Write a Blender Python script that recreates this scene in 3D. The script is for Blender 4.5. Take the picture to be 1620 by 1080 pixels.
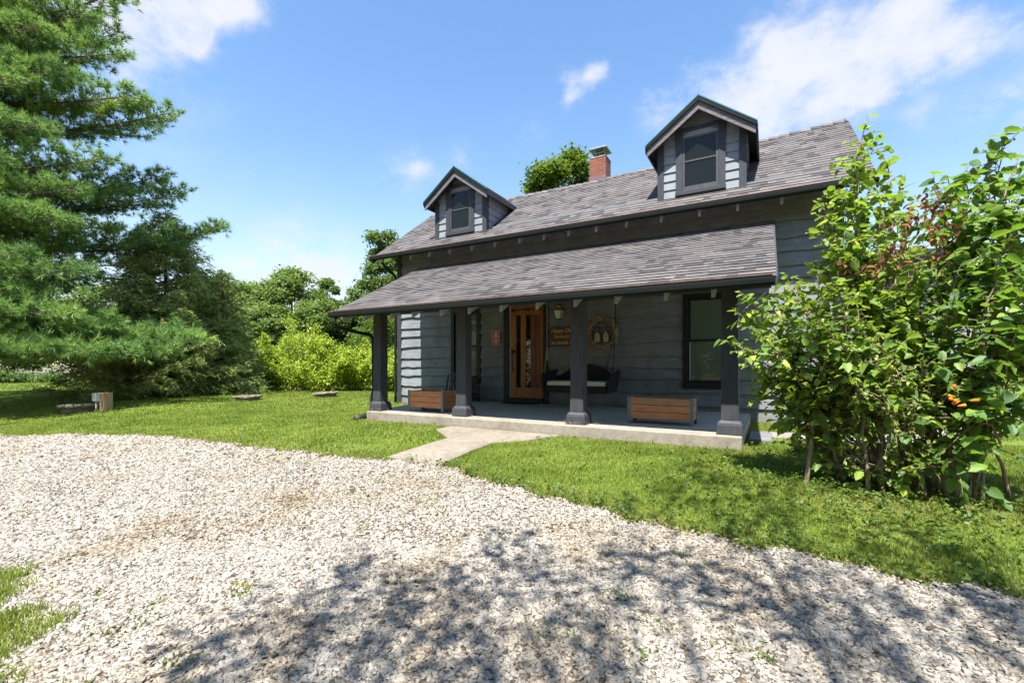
import bpy, bmesh, math
import numpy as np
from mathutils import Vector, Matrix

SC = bpy.context.scene
COL = SC.collection
for o in list(bpy.data.objects):
    bpy.data.objects.remove(o)

# ------------------------------------------------------------------ camera, sky, sun, exposure
TH = math.atan(406 / 720)            # the house front is seen 29 degrees off the axis
CZ = 1.04                            # eye height above the porch-side ground
Fw = np.array([-math.sin(TH), math.cos(TH), 0.0])
Rt = np.array([math.cos(TH), math.sin(TH), 0.0])
Up = np.array([0.0, 0.0, 1.0])
CAM = np.array([0.0, 0.0, CZ])
cd = bpy.data.cameras.new("camera")
cam = bpy.data.objects.new("camera", cd)
COL.objects.link(cam)
cam.location = CAM
cam.rotation_euler = (math.pi / 2, 0, TH)
cd.sensor_width = 36
cd.lens = 16.0
cd.shift_y = 37 / 1620
cd.clip_start = 0.05
cd.clip_end = 6000
SC.camera = cam

SUNV = np.array([0.20, -1.0, 2.20]); SUNV = SUNV / np.linalg.norm(SUNV)   # towards the sun
SUN_EL = math.asin(SUNV[2]); SUN_AZ = math.atan2(SUNV[0], SUNV[1])
sd = bpy.data.lights.new("sun", 'SUN'); sd.energy = 5.0; sd.angle = math.radians(0.55); sd.color = (1.0, 0.975, 0.93)
sun = bpy.data.objects.new("sun", sd); COL.objects.link(sun)
sun.rotation_euler = Vector(-SUNV).to_track_quat('-Z', 'Y').to_euler()
sun.location = (3, -10, 25)

SC.view_settings.view_transform = 'Standard'
SC.view_settings.look = 'None'
SC.view_settings.gamma = 1.0
SC.view_settings.use_curve_mapping = False
SC.view_settings.exposure = 1.44
SC.cycles.use_denoising = True
SC.cycles.max_bounces = 8
SC.cycles.transparent_max_bounces = 8


def pix(px, py, Z):
    """the point at camera depth Z seen at photo pixel (px, py)"""
    return CAM + (Fw + Rt * (px - 810) / 720 + Up * (577 - py) / 720) * Z


def ground_z(x, y):
    t = np.clip((np.asarray(y, float) - 2.4) / 3.6, 0, 1)
    return -0.36 * (1 - t * t * (3 - 2 * t))


def ground_at(px, py):
    d = Fw + Rt * (px - 810) / 720 + Up * (577 - py) / 720
    t = 0.5
    while t < 120:
        p = CAM + d * t
        if p[2] < ground_z(p[0], p[1]):
            return p
        t += 0.01
    return p


def make_world():
    w = bpy.data.worlds.new("World"); SC.world = w; w.use_nodes = True
    nt = w.node_tree; nt.nodes.clear(); N = nt.nodes; L = nt.links
    out = N.new('ShaderNodeOutputWorld'); bg = N.new('ShaderNodeBackground')
    sky = N.new('ShaderNodeTexSky'); sky.sky_type = 'NISHITA'; sky.sun_disc = False
    sky.sun_elevation = SUN_EL; sky.sun_rotation = SUN_AZ
    sky.altitude = 200; sky.air_density = 1.5; sky.dust_density = 0.5; sky.ozone_density = 3.6
    bg.inputs['Strength'].default_value = 0.092
    tc = N.new('ShaderNodeTexCoord')

    def math_(op, a, b=None, c=None):
        m = N.new('ShaderNodeMath'); m.operation = op
        for i, v in enumerate((a, b, c)):
            if v is None: continue
            if isinstance(v, (int, float)): m.inputs[i].default_value = v
            else: L.new(v, m.inputs[i])
        return m.outputs[0]
    total = None
    # cloud banks: directions and angular sizes
    blobs = [(1225, 68, 36, .62), (1270, 60, 46, .95), (1325, 58, 52, 1.05), (1380, 78, 52, 1.05), (1430, 100, 45, .95), (1480, 95, 42, .6), (1330, 110, 52, .62), (1270, 130, 50, .42), (1410, 135, 40, .4), (1130, 158, 44, .62), (1190, 165, 50, .66), (1070, 178, 40, .5), (1010, 170, 30, .42),
             (1250, 185, 46, .5), (1340, 182, 34, .42), (1520, 70, 40, .42), (1580, 50, 36, .5), (1480, 8, 40, .55), (1420, 25, 26, .4), (1540, 10, 40, .42), (1600, 180, 40, .42), (1480, 190, 24, .36),
             (290, 20, 50, .95), (330, 10, 46, .9), (240, 20, 50, .85), (300, 62, 34, .5), (380, 22, 32, .5), (310, 88, 18, .3), (200, 40, 46, .6), (930, 140, 26, .68), (945, 125, 16, .5), (920, 165, 16, .45), (640, 258, 34, .42), (665, 245, 20, .35),
             (725, 235, 30, .3), (895, 112, 26, .3), (1090, 95, 18, .36), (840, 205, 40, .26), (460, 425, 60, .5), (540, 432, 50, .42), (400, 415, 40, .3), (180, 110, 40, .55), (1760, 60, 70, .7), (1850, 200, 80, .6),
             (100, -200, 250, .8), (700, -500, 300, .7), (-500, 200, 200, .7), (1500, -300, 200, .7), (2400, 100, 300, .8)]
    nz0 = N.new('ShaderNodeTexNoise'); nz0.inputs['Scale'].default_value = 5.0; nz0.inputs['Detail'].default_value = 4
    L.new(tc.outputs['Generated'], nz0.inputs['Vector'])
    wv = N.new('ShaderNodeVectorMath'); wv.operation = 'MULTIPLY_ADD'
    L.new(nz0.outputs['Color'], wv.inputs[0]); wv.inputs[1].default_value = (.16, .16, .10); wv.inputs[2].default_value = (-.08, -.08, -.05)
    wa = N.new('ShaderNodeVectorMath'); wa.operation = 'ADD'
    L.new(tc.outputs['Generated'], wa.inputs[0]); L.new(wv.outputs[0], wa.inputs[1])
    nrm = N.new('ShaderNodeVectorMath'); nrm.operation = 'NORMALIZE'; L.new(wa.outputs[0], nrm.inputs[0])
    for px, py, r, amp in blobs:
        d = Fw + Rt * (px - 810) / 720 + Up * (577 - py) / 720
        ln = np.linalg.norm(d); d = d / ln
        rad = r * .9 / 720 / ln
        dp = N.new('ShaderNodeVectorMath'); dp.operation = 'DOT_PRODUCT'
        L.new(nrm.outputs[0], dp.inputs[0]); dp.inputs[1].default_value = d
        # 1-cos ~ angle^2/2 ; gaussian falloff
        e = math_('MULTIPLY', math_('SUBTRACT', 1.0, dp.outputs['Value']), -2.0 / rad ** 2 * 0.75)
        gsn = math_('MULTIPLY', math_('EXPONENT', e), amp)
        total = gsn if total is None else math_('ADD', total, gsn)
    nz = N.new('ShaderNodeTexNoise'); nz.inputs['Scale'].default_value = 11.0; nz.inputs['Detail'].default_value = 11; nz.inputs['Roughness'].default_value = .64
    mp = N.new('ShaderNodeMapping'); mp.inputs['Scale'].default_value = (1, 1, 1.5)
    L.new(tc.outputs['Generated'], mp.inputs['Vector']); L.new(mp.outputs[0], nz.inputs['Vector'])
    nn = math_('MULTIPLY_ADD', nz.outputs['Fac'], 3.4, -1.76)
    dens = math_('ADD', math_('MINIMUM', total, 1.15), math_('MULTIPLY', nn, math_('MINIMUM', math_('MULTIPLY', total, 1.6), 0.75)))
    # thin haze veil low over the horizon
    gz = N.new('ShaderNodeSeparateXYZ'); L.new(tc.outputs['Generated'], gz.inputs[0])
    veil = N.new('ShaderNodeMapRange'); veil.interpolation_type = 'SMOOTHSTEP'; veil.inputs['From Min'].default_value = .66; veil.inputs['From Max'].default_value = .05; veil.inputs['To Max'].default_value = .74
    L.new(gz.outputs['Z'], veil.inputs['Value'])
    dens = math_('ADD', dens, math_('MULTIPLY', veil.outputs[0], math_('MULTIPLY_ADD', nz.outputs['Fac'], .5, .78)))
    ss = N.new('ShaderNodeMapRange'); ss.interpolation_type = 'SMOOTHSTEP'
    ss.inputs['From Min'].default_value = 0.22; ss.inputs['From Max'].default_value = 1.5; ss.inputs['To Max'].default_value = 0.93
    L.new(dens, ss.inputs['Value'])
    hs = N.new('ShaderNodeHueSaturation'); hs.inputs['Hue'].default_value = 0.504; hs.inputs['Saturation'].default_value = 1.12; hs.inputs['Value'].default_value = 1.0
    L.new(sky.outputs[0], hs.inputs['Color'])
    mx = N.new('ShaderNodeMixRGB'); mx.inputs['Color2'].default_value = (3.7, 3.8, 4.15, 1)
    L.new(ss.outputs[0], mx.inputs['Fac']); L.new(hs.outputs[0], mx.inputs['Color1'])
    L.new(mx.outputs[0], bg.inputs['Color']); L.new(bg.outputs[0], out.inputs['Surface'])


make_world()


# ------------------------------------------------------------------ materials
def new_mat(name):
    m = bpy.data.materials.new(name); m.use_nodes = True
    nt = m.node_tree; nt.nodes.clear()
    return m, nt, nt.nodes, nt.links


def ramp(N, L, fac, stops, interp='LINEAR'):
    r = N.new('ShaderNodeValToRGB'); r.color_ramp.interpolation = interp
    el = r.color_ramp.elements
    while len(el) > 1: el.remove(el[-1])
    el[0].position = stops[0][0]; el[0].color = (*stops[0][1], 1)
    for p, c in stops[1:]:
        e = el.new(p); e.color = (*c, 1)
    L.new(fac, r.inputs['Fac'])
    return r.outputs['Color']


def mat_noise(name, stops, scale=6, stretch=(1, 1, 1), rough=0.8, bump=0.3, bscale=None, spec=0.3, metallic=0.0, detail=6, extra=None):
    """a surface whose colour wanders between the given stops, with a bump"""
    m, nt, N, L = new_mat(name)
    out = N.new('ShaderNodeOutputMaterial'); b = N.new('ShaderNodeBsdfPrincipled')
    tc = N.new('ShaderNodeTexCoord'); mp = N.new('ShaderNodeMapping'); mp.inputs['Scale'].default_value = stretch
    L.new(tc.outputs['Object'], mp.inputs['Vector'])
    nz = N.new('ShaderNodeTexNoise'); nz.inputs['Scale'].default_value = scale; nz.inputs['Detail'].default_value = detail; nz.inputs['Roughness'].default_value = .6
    L.new(mp.outputs[0], nz.inputs['Vector'])
    c = ramp(N, L, nz.outputs['Fac'], stops)
    if extra: c = extra(N, L, tc, c)
    L.new(c, b.inputs['Base Color'])
    b.inputs['Roughness'].default_value = rough; b.inputs['Specular IOR Level'].default_value = spec; b.inputs['Metallic'].default_value = metallic
    if bump:
        nb = N.new('ShaderNodeTexNoise'); nb.inputs['Scale'].default_value = bscale or scale * 5; nb.inputs['Detail'].default_value = 5
        L.new(mp.outputs[0], nb.inputs['Vector'])
        bp = N.new('ShaderNodeBump'); bp.inputs['Strength'].default_value = bump; bp.inputs['Distance'].default_value = 0.01
        L.new(nb.outputs['Fac'], bp.inputs['Height']); L.new(bp.outputs[0], b.inputs['Normal'])
    L.new(b.outputs[0], out.inputs['Surface'])
    return m


def mat_leaf(name, stops, trans=0.35, tcol=(0.25, 0.42, 0.03), rough=0.5, spec=0.35, patch=0.0, pscale=0.6):
    """foliage: each leaf its own shade, light passing through"""
    m, nt, N, L = new_mat(name)
    out = N.new('ShaderNodeOutputMaterial'); b = N.new('ShaderNodeBsdfPrincipled'); t = N.new('ShaderNodeBsdfTranslucent'); mx = N.new('ShaderNodeMixShader')
    ge = N.new('ShaderNodeNewGeometry')
    fac = ge.outputs['Random Per Island']
    if patch:
        tc = N.new('ShaderNodeTexCoord')
        nz = N.new('ShaderNodeTexNoise'); nz.inputs['Scale'].default_value = pscale; nz.inputs['Detail'].default_value = 2
        L.new(tc.outputs['Object'], nz.inputs['Vector'])
        mr = N.new('ShaderNodeMapRange'); mr.inputs['From Min'].default_value = .32; mr.inputs['From Max'].default_value = .68
        L.new(nz.outputs['Fac'], mr.inputs['Value'])
        mm = N.new('ShaderNodeMix'); mm.inputs['Factor'].default_value = patch
        L.new(fac, mm.inputs['A']); L.new(mr.outputs[0], mm.inputs['B']); fac = mm.outputs['Result']
    c = ramp(N, L, fac, stops)
    L.new(c, b.inputs['Base Color']); b.inputs['Roughness'].default_value = rough; b.inputs['Specular IOR Level'].default_value = spec
    mc = N.new('ShaderNodeMixRGB'); mc.blend_type = 'MIX'; mc.inputs['Fac'].default_value = 0.6; mc.inputs['Color2'].default_value = (*tcol, 1)
    L.new(c, mc.inputs['Color1']); L.new(mc.outputs[0], t.inputs['Color'])
    mx.inputs['Fac'].default_value = trans
    L.new(b.outputs[0], mx.inputs[1]); L.new(t.outputs[0], mx.inputs[2]); L.new(mx.outputs[0], out.inputs['Surface'])
    return m


def mat_shingles():
    m, nt, N, L = new_mat("asphalt_shingles")
    out = N.new('ShaderNodeOutputMaterial'); b = N.new('ShaderNodeBsdfPrincipled')
    uv = N.new('ShaderNodeUVMap'); uv.uv_map = 'UVMap'
    sp = N.new('ShaderNodeSeparateXYZ'); L.new(uv.outputs[0], sp.inputs[0])

    def mth(op, a, bb=None):
        q = N.new('ShaderNodeMath'); q.operation = op
        for i, v in enumerate((a, bb)):
            if v is None: continue
            if isinstance(v, (int, float)): q.inputs[i].default_value = v
            else: L.new(v, q.inputs[i])
        return q.outputs[0]
    row = mth('FLOOR', sp.outputs['Y'])
    wr = N.new('ShaderNodeTexWhiteNoise'); wr.noise_dimensions = '1D'; L.new(row, wr.inputs['W'])
    u = mth('ADD', mth('MULTIPLY', sp.outputs['X'], 5.8), mth('MULTIPLY', wr.outputs['Value'], 17.0))
    # uneven tab widths
    wob = mth('MULTIPLY', mth('SINE', mth('MULTIPLY', u, 2.1)), 0.28)
    col = mth('FLOOR', mth('ADD', u, wob))
    cb = N.new('ShaderNodeCombineXYZ'); L.new(col, cb.inputs[0]); L.new(row, cb.inputs[1])
    wn = N.new('ShaderNodeTexWhiteNoise'); wn.noise_dimensions = '2D'; L.new(cb.outputs[0], wn.inputs['Vector'])
    c = ramp(N, L, wn.outputs['Value'], [(0, (.060, .056, .055)), (.14, (.066, .062, .061)), (.24, (.112, .103, .098)), (.4, (.094, .089, .090)), (.58, (.130, .120, .112)), (.74, (.104, .098, .097)), (.88, (.150, .140, .131)), (1, (.082, .076, .075))])
    tc = N.new('ShaderNodeTexCoord')
    nz = N.new('ShaderNodeTexNoise'); nz.inputs['Scale'].default_value = 60; nz.inputs['Detail'].default_value = 4; L.new(tc.outputs['Object'], nz.inputs['Vector'])
    n2 = N.new('ShaderNodeTexNoise'); n2.inputs['Scale'].default_value = 1.3; n2.inputs['Detail'].default_value = 5; L.new(tc.outputs['Object'], n2.inputs['Vector'])
    a = N.new('ShaderNodeMixRGB'); a.blend_type = 'MULTIPLY'; a.inputs['Fac'].default_value = .8
    L.new(c, a.inputs['Color1']); L.new(ramp(N, L, nz.outputs['Fac'], [(.3, (.6, .6, .6)), (.7, (1.35, 1.3, 1.27))]), a.inputs['Color2'])
    a2 = N.new('ShaderNodeMixRGB'); a2.blend_type = 'MULTIPLY'; a2.inputs['Fac'].default_value = .7
    L.new(a.outputs[0], a2.inputs['Color1']); L.new(ramp(N, L, n2.outputs['Fac'], [(.3, (.8, .8, .82)), (.7, (1.25, 1.2, 1.18))]), a2.inputs['Color2'])
    L.new(a2.outputs[0], b.inputs['Base Color']); b.inputs['Roughness'].default_value = .9; b.inputs['Specular IOR Level'].default_value = .25
    bp = N.new('ShaderNodeBump'); bp.inputs['Strength'].default_value = .5; bp.inputs['Distance'].default_value = .01
    L.new(mth('ADD', nz.outputs['Fac'], mth('MULTIPLY', wn.outputs['Value'], .8)), bp.inputs['Height']); L.new(bp.outputs[0], b.inputs['Normal'])
    L.new(b.outputs[0], out.inputs['Surface'])
    return m


def mat_brick():
    m, nt, N, L = new_mat("chimney_brick")
    out = N.new('ShaderNodeOutputMaterial'); b = N.new('ShaderNodeBsdfPrincipled')
    uv = N.new('ShaderNodeUVMap'); uv.uv_map = 'UVMap'
    br = N.new('ShaderNodeTexBrick'); br.inputs['Scale'].default_value = 1.0
    br.inputs['Brick Width'].default_value = .2; br.inputs['Row Height'].default_value = .066; br.inputs['Mortar Size'].default_value = .006
    br.inputs['Color1'].default_value = (.24, .062, .028, 1); br.inputs['Color2'].default_value = (.15, .036, .02, 1); br.inputs['Mortar'].default_value = (.24, .17, .12, 1)
    L.new(uv.outputs[0], br.inputs['Vector'])
    L.new(br.outputs['Color'], b.inputs['Base Color']); b.inputs['Roughness'].default_value = .9
    bp = N.new('ShaderNodeBump'); bp.inputs['Distance'].default_value = .01; bp.invert = True
    L.new(br.outputs['Fac'], bp.inputs['Height']); L.new(bp.outputs[0], b.inputs['Normal'])
    L.new(b.outputs[0], out.inputs['Surface'])
    return m


def mat_glass(name, tint, rough=0.03, spec=.75):
    """window glass in front of a blind or a dark room: seen as a dim surface with clear reflections"""
    m, nt, N, L = new_mat(name)
    out = N.new('ShaderNodeOutputMaterial'); b = N.new('ShaderNodeBsdfPrincipled')
    b.inputs['Base Color'].default_value = (*tint, 1); b.inputs['Roughness'].default_value = rough; b.inputs['Specular IOR Level'].default_value = spec
    tc = N.new('ShaderNodeTexCoord'); nz = N.new('ShaderNodeTexNoise'); nz.inputs['Scale'].default_value = 2.5; nz.inputs['Detail'].default_value = 1
    L.new(tc.outputs['Object'], nz.inputs['Vector'])
    bp = N.new('ShaderNodeBump'); bp.inputs['Strength'].default_value = .06; bp.inputs['Distance'].default_value = .02
    L.new(nz.outputs['Fac'], bp.inputs['Height']); L.new(bp.outputs[0], b.inputs['Normal'])
    L.new(b.outputs[0], out.inputs['Surface'])
    return m


def wood_stops(d, l): return [(.25, d), (.5, tuple((a + b) / 2 for a, b in zip(d, l))), (.75, l)]




def splash(N, L, tc, c):
    sp = N.new('ShaderNodeSeparateXYZ'); L.new(tc.outputs['Object'], sp.inputs[0])
    n = N.new('ShaderNodeTexNoise'); n.inputs['Scale'].default_value = 2.2; n.inputs['Detail'].default_value = 7; n.inputs['Roughness'].default_value = .7
    mp = N.new('ShaderNodeMapping'); mp.inputs['Scale'].default_value = (1, 1, .45); L.new(tc.outputs['Object'], mp.inputs['Vector']); L.new(mp.outputs[0], n.inputs['Vector'])
    a = N.new('ShaderNodeMixRGB'); a.blend_type = 'MULTIPLY'; a.inputs['Fac'].default_value = 1
    L.new(c, a.inputs['Color1']); L.new(ramp(N, L, n.outputs['Fac'], [(.32, (.80, .79, .76)), (.5, (1, 1, 1)), (.68, (1.13, 1.13, 1.14))]), a.inputs['Color2'])
    q = N.new('ShaderNodeMath'); q.operation = 'MULTIPLY_ADD'; L.new(n.outputs['Fac'], q.inputs[0]); q.inputs[1].default_value = .7; L.new(sp.outputs['Z'], q.inputs[2])
    r = N.new('ShaderNodeMapRange'); r.inputs['From Min'].default_value = .85; r.inputs['From Max'].default_value = .25; r.inputs['To Max'].default_value = .55; L.new(q.outputs[0], r.inputs['Value'])
    d = N.new('ShaderNodeMixRGB'); d.inputs['Color2'].default_value = (.10, .085, .062, 1); L.new(r.outputs[0], d.inputs['Fac']); L.new(a.outputs[0], d.inputs['Color1'])
    return d.outputs[0]


M = {}
M['paint'] = mat_noise("slate_paint", [(.3, (0.152, 0.167, 0.1786)), (.7, (0.2244, 0.2378, 0.2435))], scale=3, stretch=(1.14, 1.14, 5.7), rough=.72, bump=.35, bscale=22, extra=splash)
M['paint_plain'] = mat_noise("slate_paint_smooth", [(.3, (0.175, 0.196, 0.21)), (.7, (0.231, 0.252, 0.266))], scale=4, rough=.6, bump=.12, bscale=30)
M['trim'] = mat_noise("charcoal_trim_paint", [(.3, (0.032, 0.0344, 0.0416)), (.7, (0.0496, 0.052, 0.06))], scale=6, stretch=(4, 4, 1), rough=.6, bump=.35, bscale=26)
M['post'] = mat_noise("charcoal_post_paint", [(.3, (0.036, 0.0378, 0.0432)), (.7, (0.0576, 0.0594, 0.0648))], scale=5, stretch=(4, 4, .8), rough=.6, bump=.5, bscale=24)
M['black'] = mat_noise("black_paint", [(.3, (.010, .011, .013)), (.7, (.018, .019, .022))], scale=8, rough=.45, bump=.1)
M['gutter'] = mat_noise("dark_green_brown_gutter", [(.3, (0.009, 0.0126, 0.0114)), (.7, (0.015, 0.0186, 0.0168))], scale=5, stretch=(.4, 1, 1), rough=.7, bump=.05, spec=.12)
M['teal'] = mat_noise("teal_edge_strip", [(.3, (.02, .12, .17)), (.7, (.035, .17, .23))], scale=9, rough=.4, bump=0, spec=.5)
M['drip'] = mat_noise("brown_drip_edge", [(.3, (.16, .09, .07)), (.7, (.26, .18, .15))], scale=9, rough=.5, bump=.05)
M['tail'] = mat_noise("pale_rafter_paint", [(.3, (.26, .28, .30)), (.7, (.36, .38, .40))], scale=9, rough=.7, bump=.2)
M['rake'] = mat_noise("weathered_rake_board", [(.3, (.09, .085, .09)), (.6, (.16, .15, .155)), (.75, (.28, .26, .25))], scale=9, stretch=(1, 3, 5), rough=.8, bump=.5)
M['shingle'] = mat_shingles()
M['brick'] = mat_brick()


def stains(N, L, tc, c):
    n = N.new('ShaderNodeTexNoise'); n.inputs['Scale'].default_value = 1.7; n.inputs['Detail'].default_value = 8; n.inputs['Roughness'].default_value = .7
    L.new(tc.outputs['Object'], n.inputs['Vector'])
    a = N.new('ShaderNodeMixRGB'); a.blend_type = 'MULTIPLY'; a.inputs['Fac'].default_value = .75
    L.new(c, a.inputs['Color1']); L.new(ramp(N, L, n.outputs['Fac'], [(.33, (.62, .58, .52)), (.5, (1, .98, .95)), (.7, (1.1, 1.08, 1.05))]), a.inputs['Color2'])
    return a.outputs[0]


M['concrete'] = mat_noise("porch_concrete", [(.3, (0.22, 0.1929, 0.1538)), (.7, (0.308, 0.2774, 0.2348))], scale=14, rough=.85, bump=.4, bscale=60, extra=stains)
M['floor_shaded'] = mat_noise("shaded_floor_concrete", [(.3, (0.3283, 0.3194, 0.2726)), (.7, (0.4376, 0.4163, 0.3518))], scale=4, rough=.75, bump=.15, bscale=40)  # the slab's concrete again, recoloured where the porch floor lies in shade
M['path'] = mat_noise("path_concrete", [(.3, (0.1786, 0.152, 0.1155)), (.7, (0.2508, 0.2204, 0.1786))], scale=11, rough=.9, bump=.5, bscale=70, extra=stains)
M['stonelid'] = mat_noise("concrete_lid", [(.3, (.13, .10, .08)), (.7, (.24, .205, .17))], scale=7, rough=.95, bump=.7, bscale=30)
M['limestone'] = mat_noise("limestone_slab", [(.3, (0.187, 0.1573, 0.136)), (.7, (0.2635, 0.238, 0.2125))], scale=6, rough=.9, bump=.5)
M['greystone'] = mat_noise("grey_stone_step", [(.3, (.12, .125, .125)), (.7, (.2, .2, .195))], scale=6, rough=.9, bump=.5)
M['rust'] = mat_noise("rust_brown_sill", [(.3, (.20, .085, .045)), (.7, (.34, .17, .10))], scale=9, stretch=(.3, 1, 1), rough=.85, bump=.4)
M['mortar'] = mat_noise("white_mortar", [(.3, (.55, .52, .48)), (.7, (.7, .67, .62))], scale=10, rough=.9)
M['flash'] = mat_noise("brown_flashing", [(.3, (.10, .055, .055)), (.7, (.16, .09, .09))], scale=5, rough=.5, bump=.1)
M['galv'] = mat_noise("galvanised_metal", [(.3, (0.15, 0.165, 0.165)), (.7, (0.25, 0.27, 0.27))], scale=9, rough=.35, bump=.05, metallic=.7)
M['steel'] = mat_noise("grey_painted_steel", [(.3, (.12, .135, .15)), (.7, (.18, .195, .21))], scale=9, rough=.45, bump=.08, metallic=.2)
M['cedar'] = mat_noise("cedar_boards", wood_stops((0.3, 0.1105, 0.0438), (0.6, 0.2795, 0.1187)), scale=5, stretch=(1.2, 9, 16), rough=.65, bump=.3, bscale=14)
M['cedar_grey'] = mat_noise("weathered_cedar_boards", wood_stops((0.228, 0.102, 0.046), (0.48, 0.258, 0.138)), scale=5, stretch=(1.2, 9, 16), rough=.75, bump=.3, bscale=14)
M['doorwood'] = mat_noise("stained_door_wood", wood_stops((.13, .038, .006), (.48, .19, .026)), scale=3, stretch=(9, 9, .8), rough=.38, bump=.12, bscale=12, spec=.45)
M['doorwood_dark'] = mat_noise("stained_door_plank", wood_stops((.09, .025, .008), (.25, .075, .02)), scale=3, stretch=(9, 9, .8), rough=.42, bump=.15, bscale=12, spec=.4)
M['iron'] = mat_noise("black_iron", [(.3, (.010, .010, .011)), (.7, (.022, .022, .022))], scale=20, rough=.5, bump=.2)
M['brass'] = mat_noise("aged_brass", [(.3, (.45, .28, .07)), (.7, (.65, .42, .12))], scale=20, rough=.3, bump=0, metallic=.9)
M['copper'] = mat_noise("copper", [(.3, (.42, .15, .07)), (.7, (.65, .27, .14))], scale=14, rough=.35, bump=.05, metallic=.85)
M['white_strip'] = mat_noise("weather_strip", [(.3, (.5, .48, .44)), (.7, (.62, .6, .56))], scale=8, rough=.6, bump=0)
M['glass_blind'] = mat_glass("window_glass_blind", (.105, .135, .09), spec=.28)
M['glass_dark'] = mat_glass("window_glass_dark", (.012, .014, .015), rough=.02)
M['glass_dormer'] = mat_glass("window_glass_dormer", (.010, .012, .009), rough=.12, spec=.25)
M['screen_frame'] = mat_noise("sash_frame_grey", [(.3, (0.05, 0.05, 0.055)), (.7, (0.075, 0.075, 0.08))], scale=8, rough=.5, bump=0)
M['lantern_glass'] = mat_glass("lantern_glass", (.42, .45, .32), rough=.15)
M['wicker'] = mat_noise("black_wicker", [(.35, (.008, .008, .010)), (.65, (.030, .031, .036))], scale=45, stretch=(1, 1, 2), rough=.5, bump=1.0, bscale=90)
M['cushion'] = mat_noise("pale_green_cushion", [(.3, (0.598, 0.69, 0.506)), (.7, (0.736, 0.805, 0.621))], scale=8, rough=.9, bump=.2)
M['rope'] = mat_noise("weathered_rope", [(.3, (.24, .20, .13)), (.7, (.40, .35, .25))], scale=60, rough=.95, bump=.8)
M['vine'] = mat_noise("dry_grapevine", [(.35, (.09, .06, .032)), (.62, (.50, .39, .24))], scale=30, rough=.9, bump=.5)
M['oldwood'] = mat_noise("bare_old_wood", [(.3, (.36, .30, .22)), (.7, (.52, .46, .36))], scale=20, stretch=(3, 3, .6), rough=.9)
M['signwood'] = mat_noise("brown_sign_wood", wood_stops((.085, .035, .022), (.20, .095, .055)), scale=6, stretch=(1, 5, 14), rough=.8, bump=.3)
M['signtext'] = mat_noise("cream_lettering", [(.3, (.52, .45, .28)), (.7, (.62, .54, .36))], scale=20, rough=.8, bump=0)
M['signred'] = mat_noise("faded_red_sign", [(.3, (.38, .06, .06)), (.7, (.50, .10, .10))], scale=9, rough=.45, bump=0)
M['signwhite'] = mat_noise("white_lettering", [(.3, (.75, .73, .66)), (.7, (.82, .8, .74))], scale=9, rough=.5, bump=0)
M['mat_'] = mat_noise("brown_doormat_fibre", [(.3, (.02, .017, .015)), (.7, (.05, .04, .035))], scale=60, rough=1, bump=1, bscale=200)
M['log'] = mat_noise("firewood_bark", [(.3, (.07, .055, .045)), (.7, (.20, .16, .13))], scale=12, stretch=(1, 4, 4), rough=.95, bump=1)
M['logend'] = mat_noise("cut_log_end", [(.3, (.30, .22, .15)), (.7, (.46, .36, .26))], scale=14, rough=.9)
M['timber'] = mat_noise("treated_timber", wood_stops((.26, .15, .08), (.50, .33, .2)), scale=7, stretch=(8, 8, 1), rough=.85, bump=.4)
M['boxgrey'] = mat_noise("grey_electrical_box", [(.3, (.44, .47, .47)), (.7, (.55, .58, .57))], scale=8, rough=.4, bump=0)
M['soilpot'] = mat_noise("dark_potting_soil", [(.3, (.02, .015, .01)), (.7, (.05, .038, .028))], scale=30, rough=1, bump=1)
M['plastic_black'] = mat_noise("black_corrugated_pipe", [(.3, (.012, .012, .013)), (.7, (.022, .022, .024))], scale=8, rough=.5)
M['bark'] = mat_noise("grey_brown_bark", [(.3, (.055, .042, .032)), (.7, (.15, .12, .095))], scale=6, stretch=(3, 3, .6), rough=.95, bump=1)
M['pinebark'] = mat_noise("pine_bark", [(.3, (.075, .05, .038)), (.7, (.19, .14, .11))], scale=8, stretch=(3, 3, 1), rough=.95, bump=1)
M['stem'] = mat_noise("tan_shrub_stem", [(.3, (.16, .11, .075)), (.7, (.38, .29, .21))], scale=14, stretch=(2, 2, .5), rough=.9, bump=.6)
M['wallgrey'] = mat_noise("pale_grey_siding", [(.3, (.24, .24, .26)), (.7, (.32, .32, .34))], scale=3, stretch=(1, 1, 5), rough=.7, bump=.3)

M['leaf_far'] = mat_leaf("leaves_far_broadleaf", [(0, (0.059, 0.0932, 0.0265)), (.5, (0.132, 0.1832, 0.0497)), (1, (0.2406, 0.2795, 0.0869))], patch=.45, pscale=.35)
M['leaf_far_dark'] = mat_leaf("leaves_far_dark", [(0, (0.0466, 0.0807, 0.0311)), (.5, (0.0963, 0.1428, 0.0528)), (1, (0.1863, 0.2329, 0.0932))], patch=.45, pscale=.35)
M['leaf_bright'] = mat_leaf("leaves_bright_green", [(0, (0.0328, 0.0697, 0.0098)), (.5, (0.0615, 0.1107, 0.0164)), (1, (0.1107, 0.164, 0.0246))], trans=.38, tcol=(0.246, 0.3772, 0.0164))
M['leaf_yellow'] = mat_leaf("leaves_yellow_green", [(0, (0.0783, 0.1507, 0.0187)), (.3, (0.2015, 0.2948, 0.0304)), (.7, (0.3806, 0.4586, 0.0468)), (1, (0.5373, 0.5242, 0.0702))], trans=.4, tcol=(0.5036, 0.6814, 0.0351))
M['leaf_shade'] = mat_leaf("leaves_shade_tree", [(0, (.04, .08, .015)), (1, (.11, .18, .03))])
M['needle_pine'] = mat_leaf("pine_needles", [(0, (0.0437, 0.1182, 0.0495)), (.4, (0.1201, 0.2418, 0.077)), (.8, (0.2839, 0.4163, 0.0935)), (1, (0.4586, 0.54, 0.121))], trans=.3, tcol=(0.3276, 0.495, 0.077), patch=.55, pscale=.9, rough=.5, spec=.3)
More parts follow.
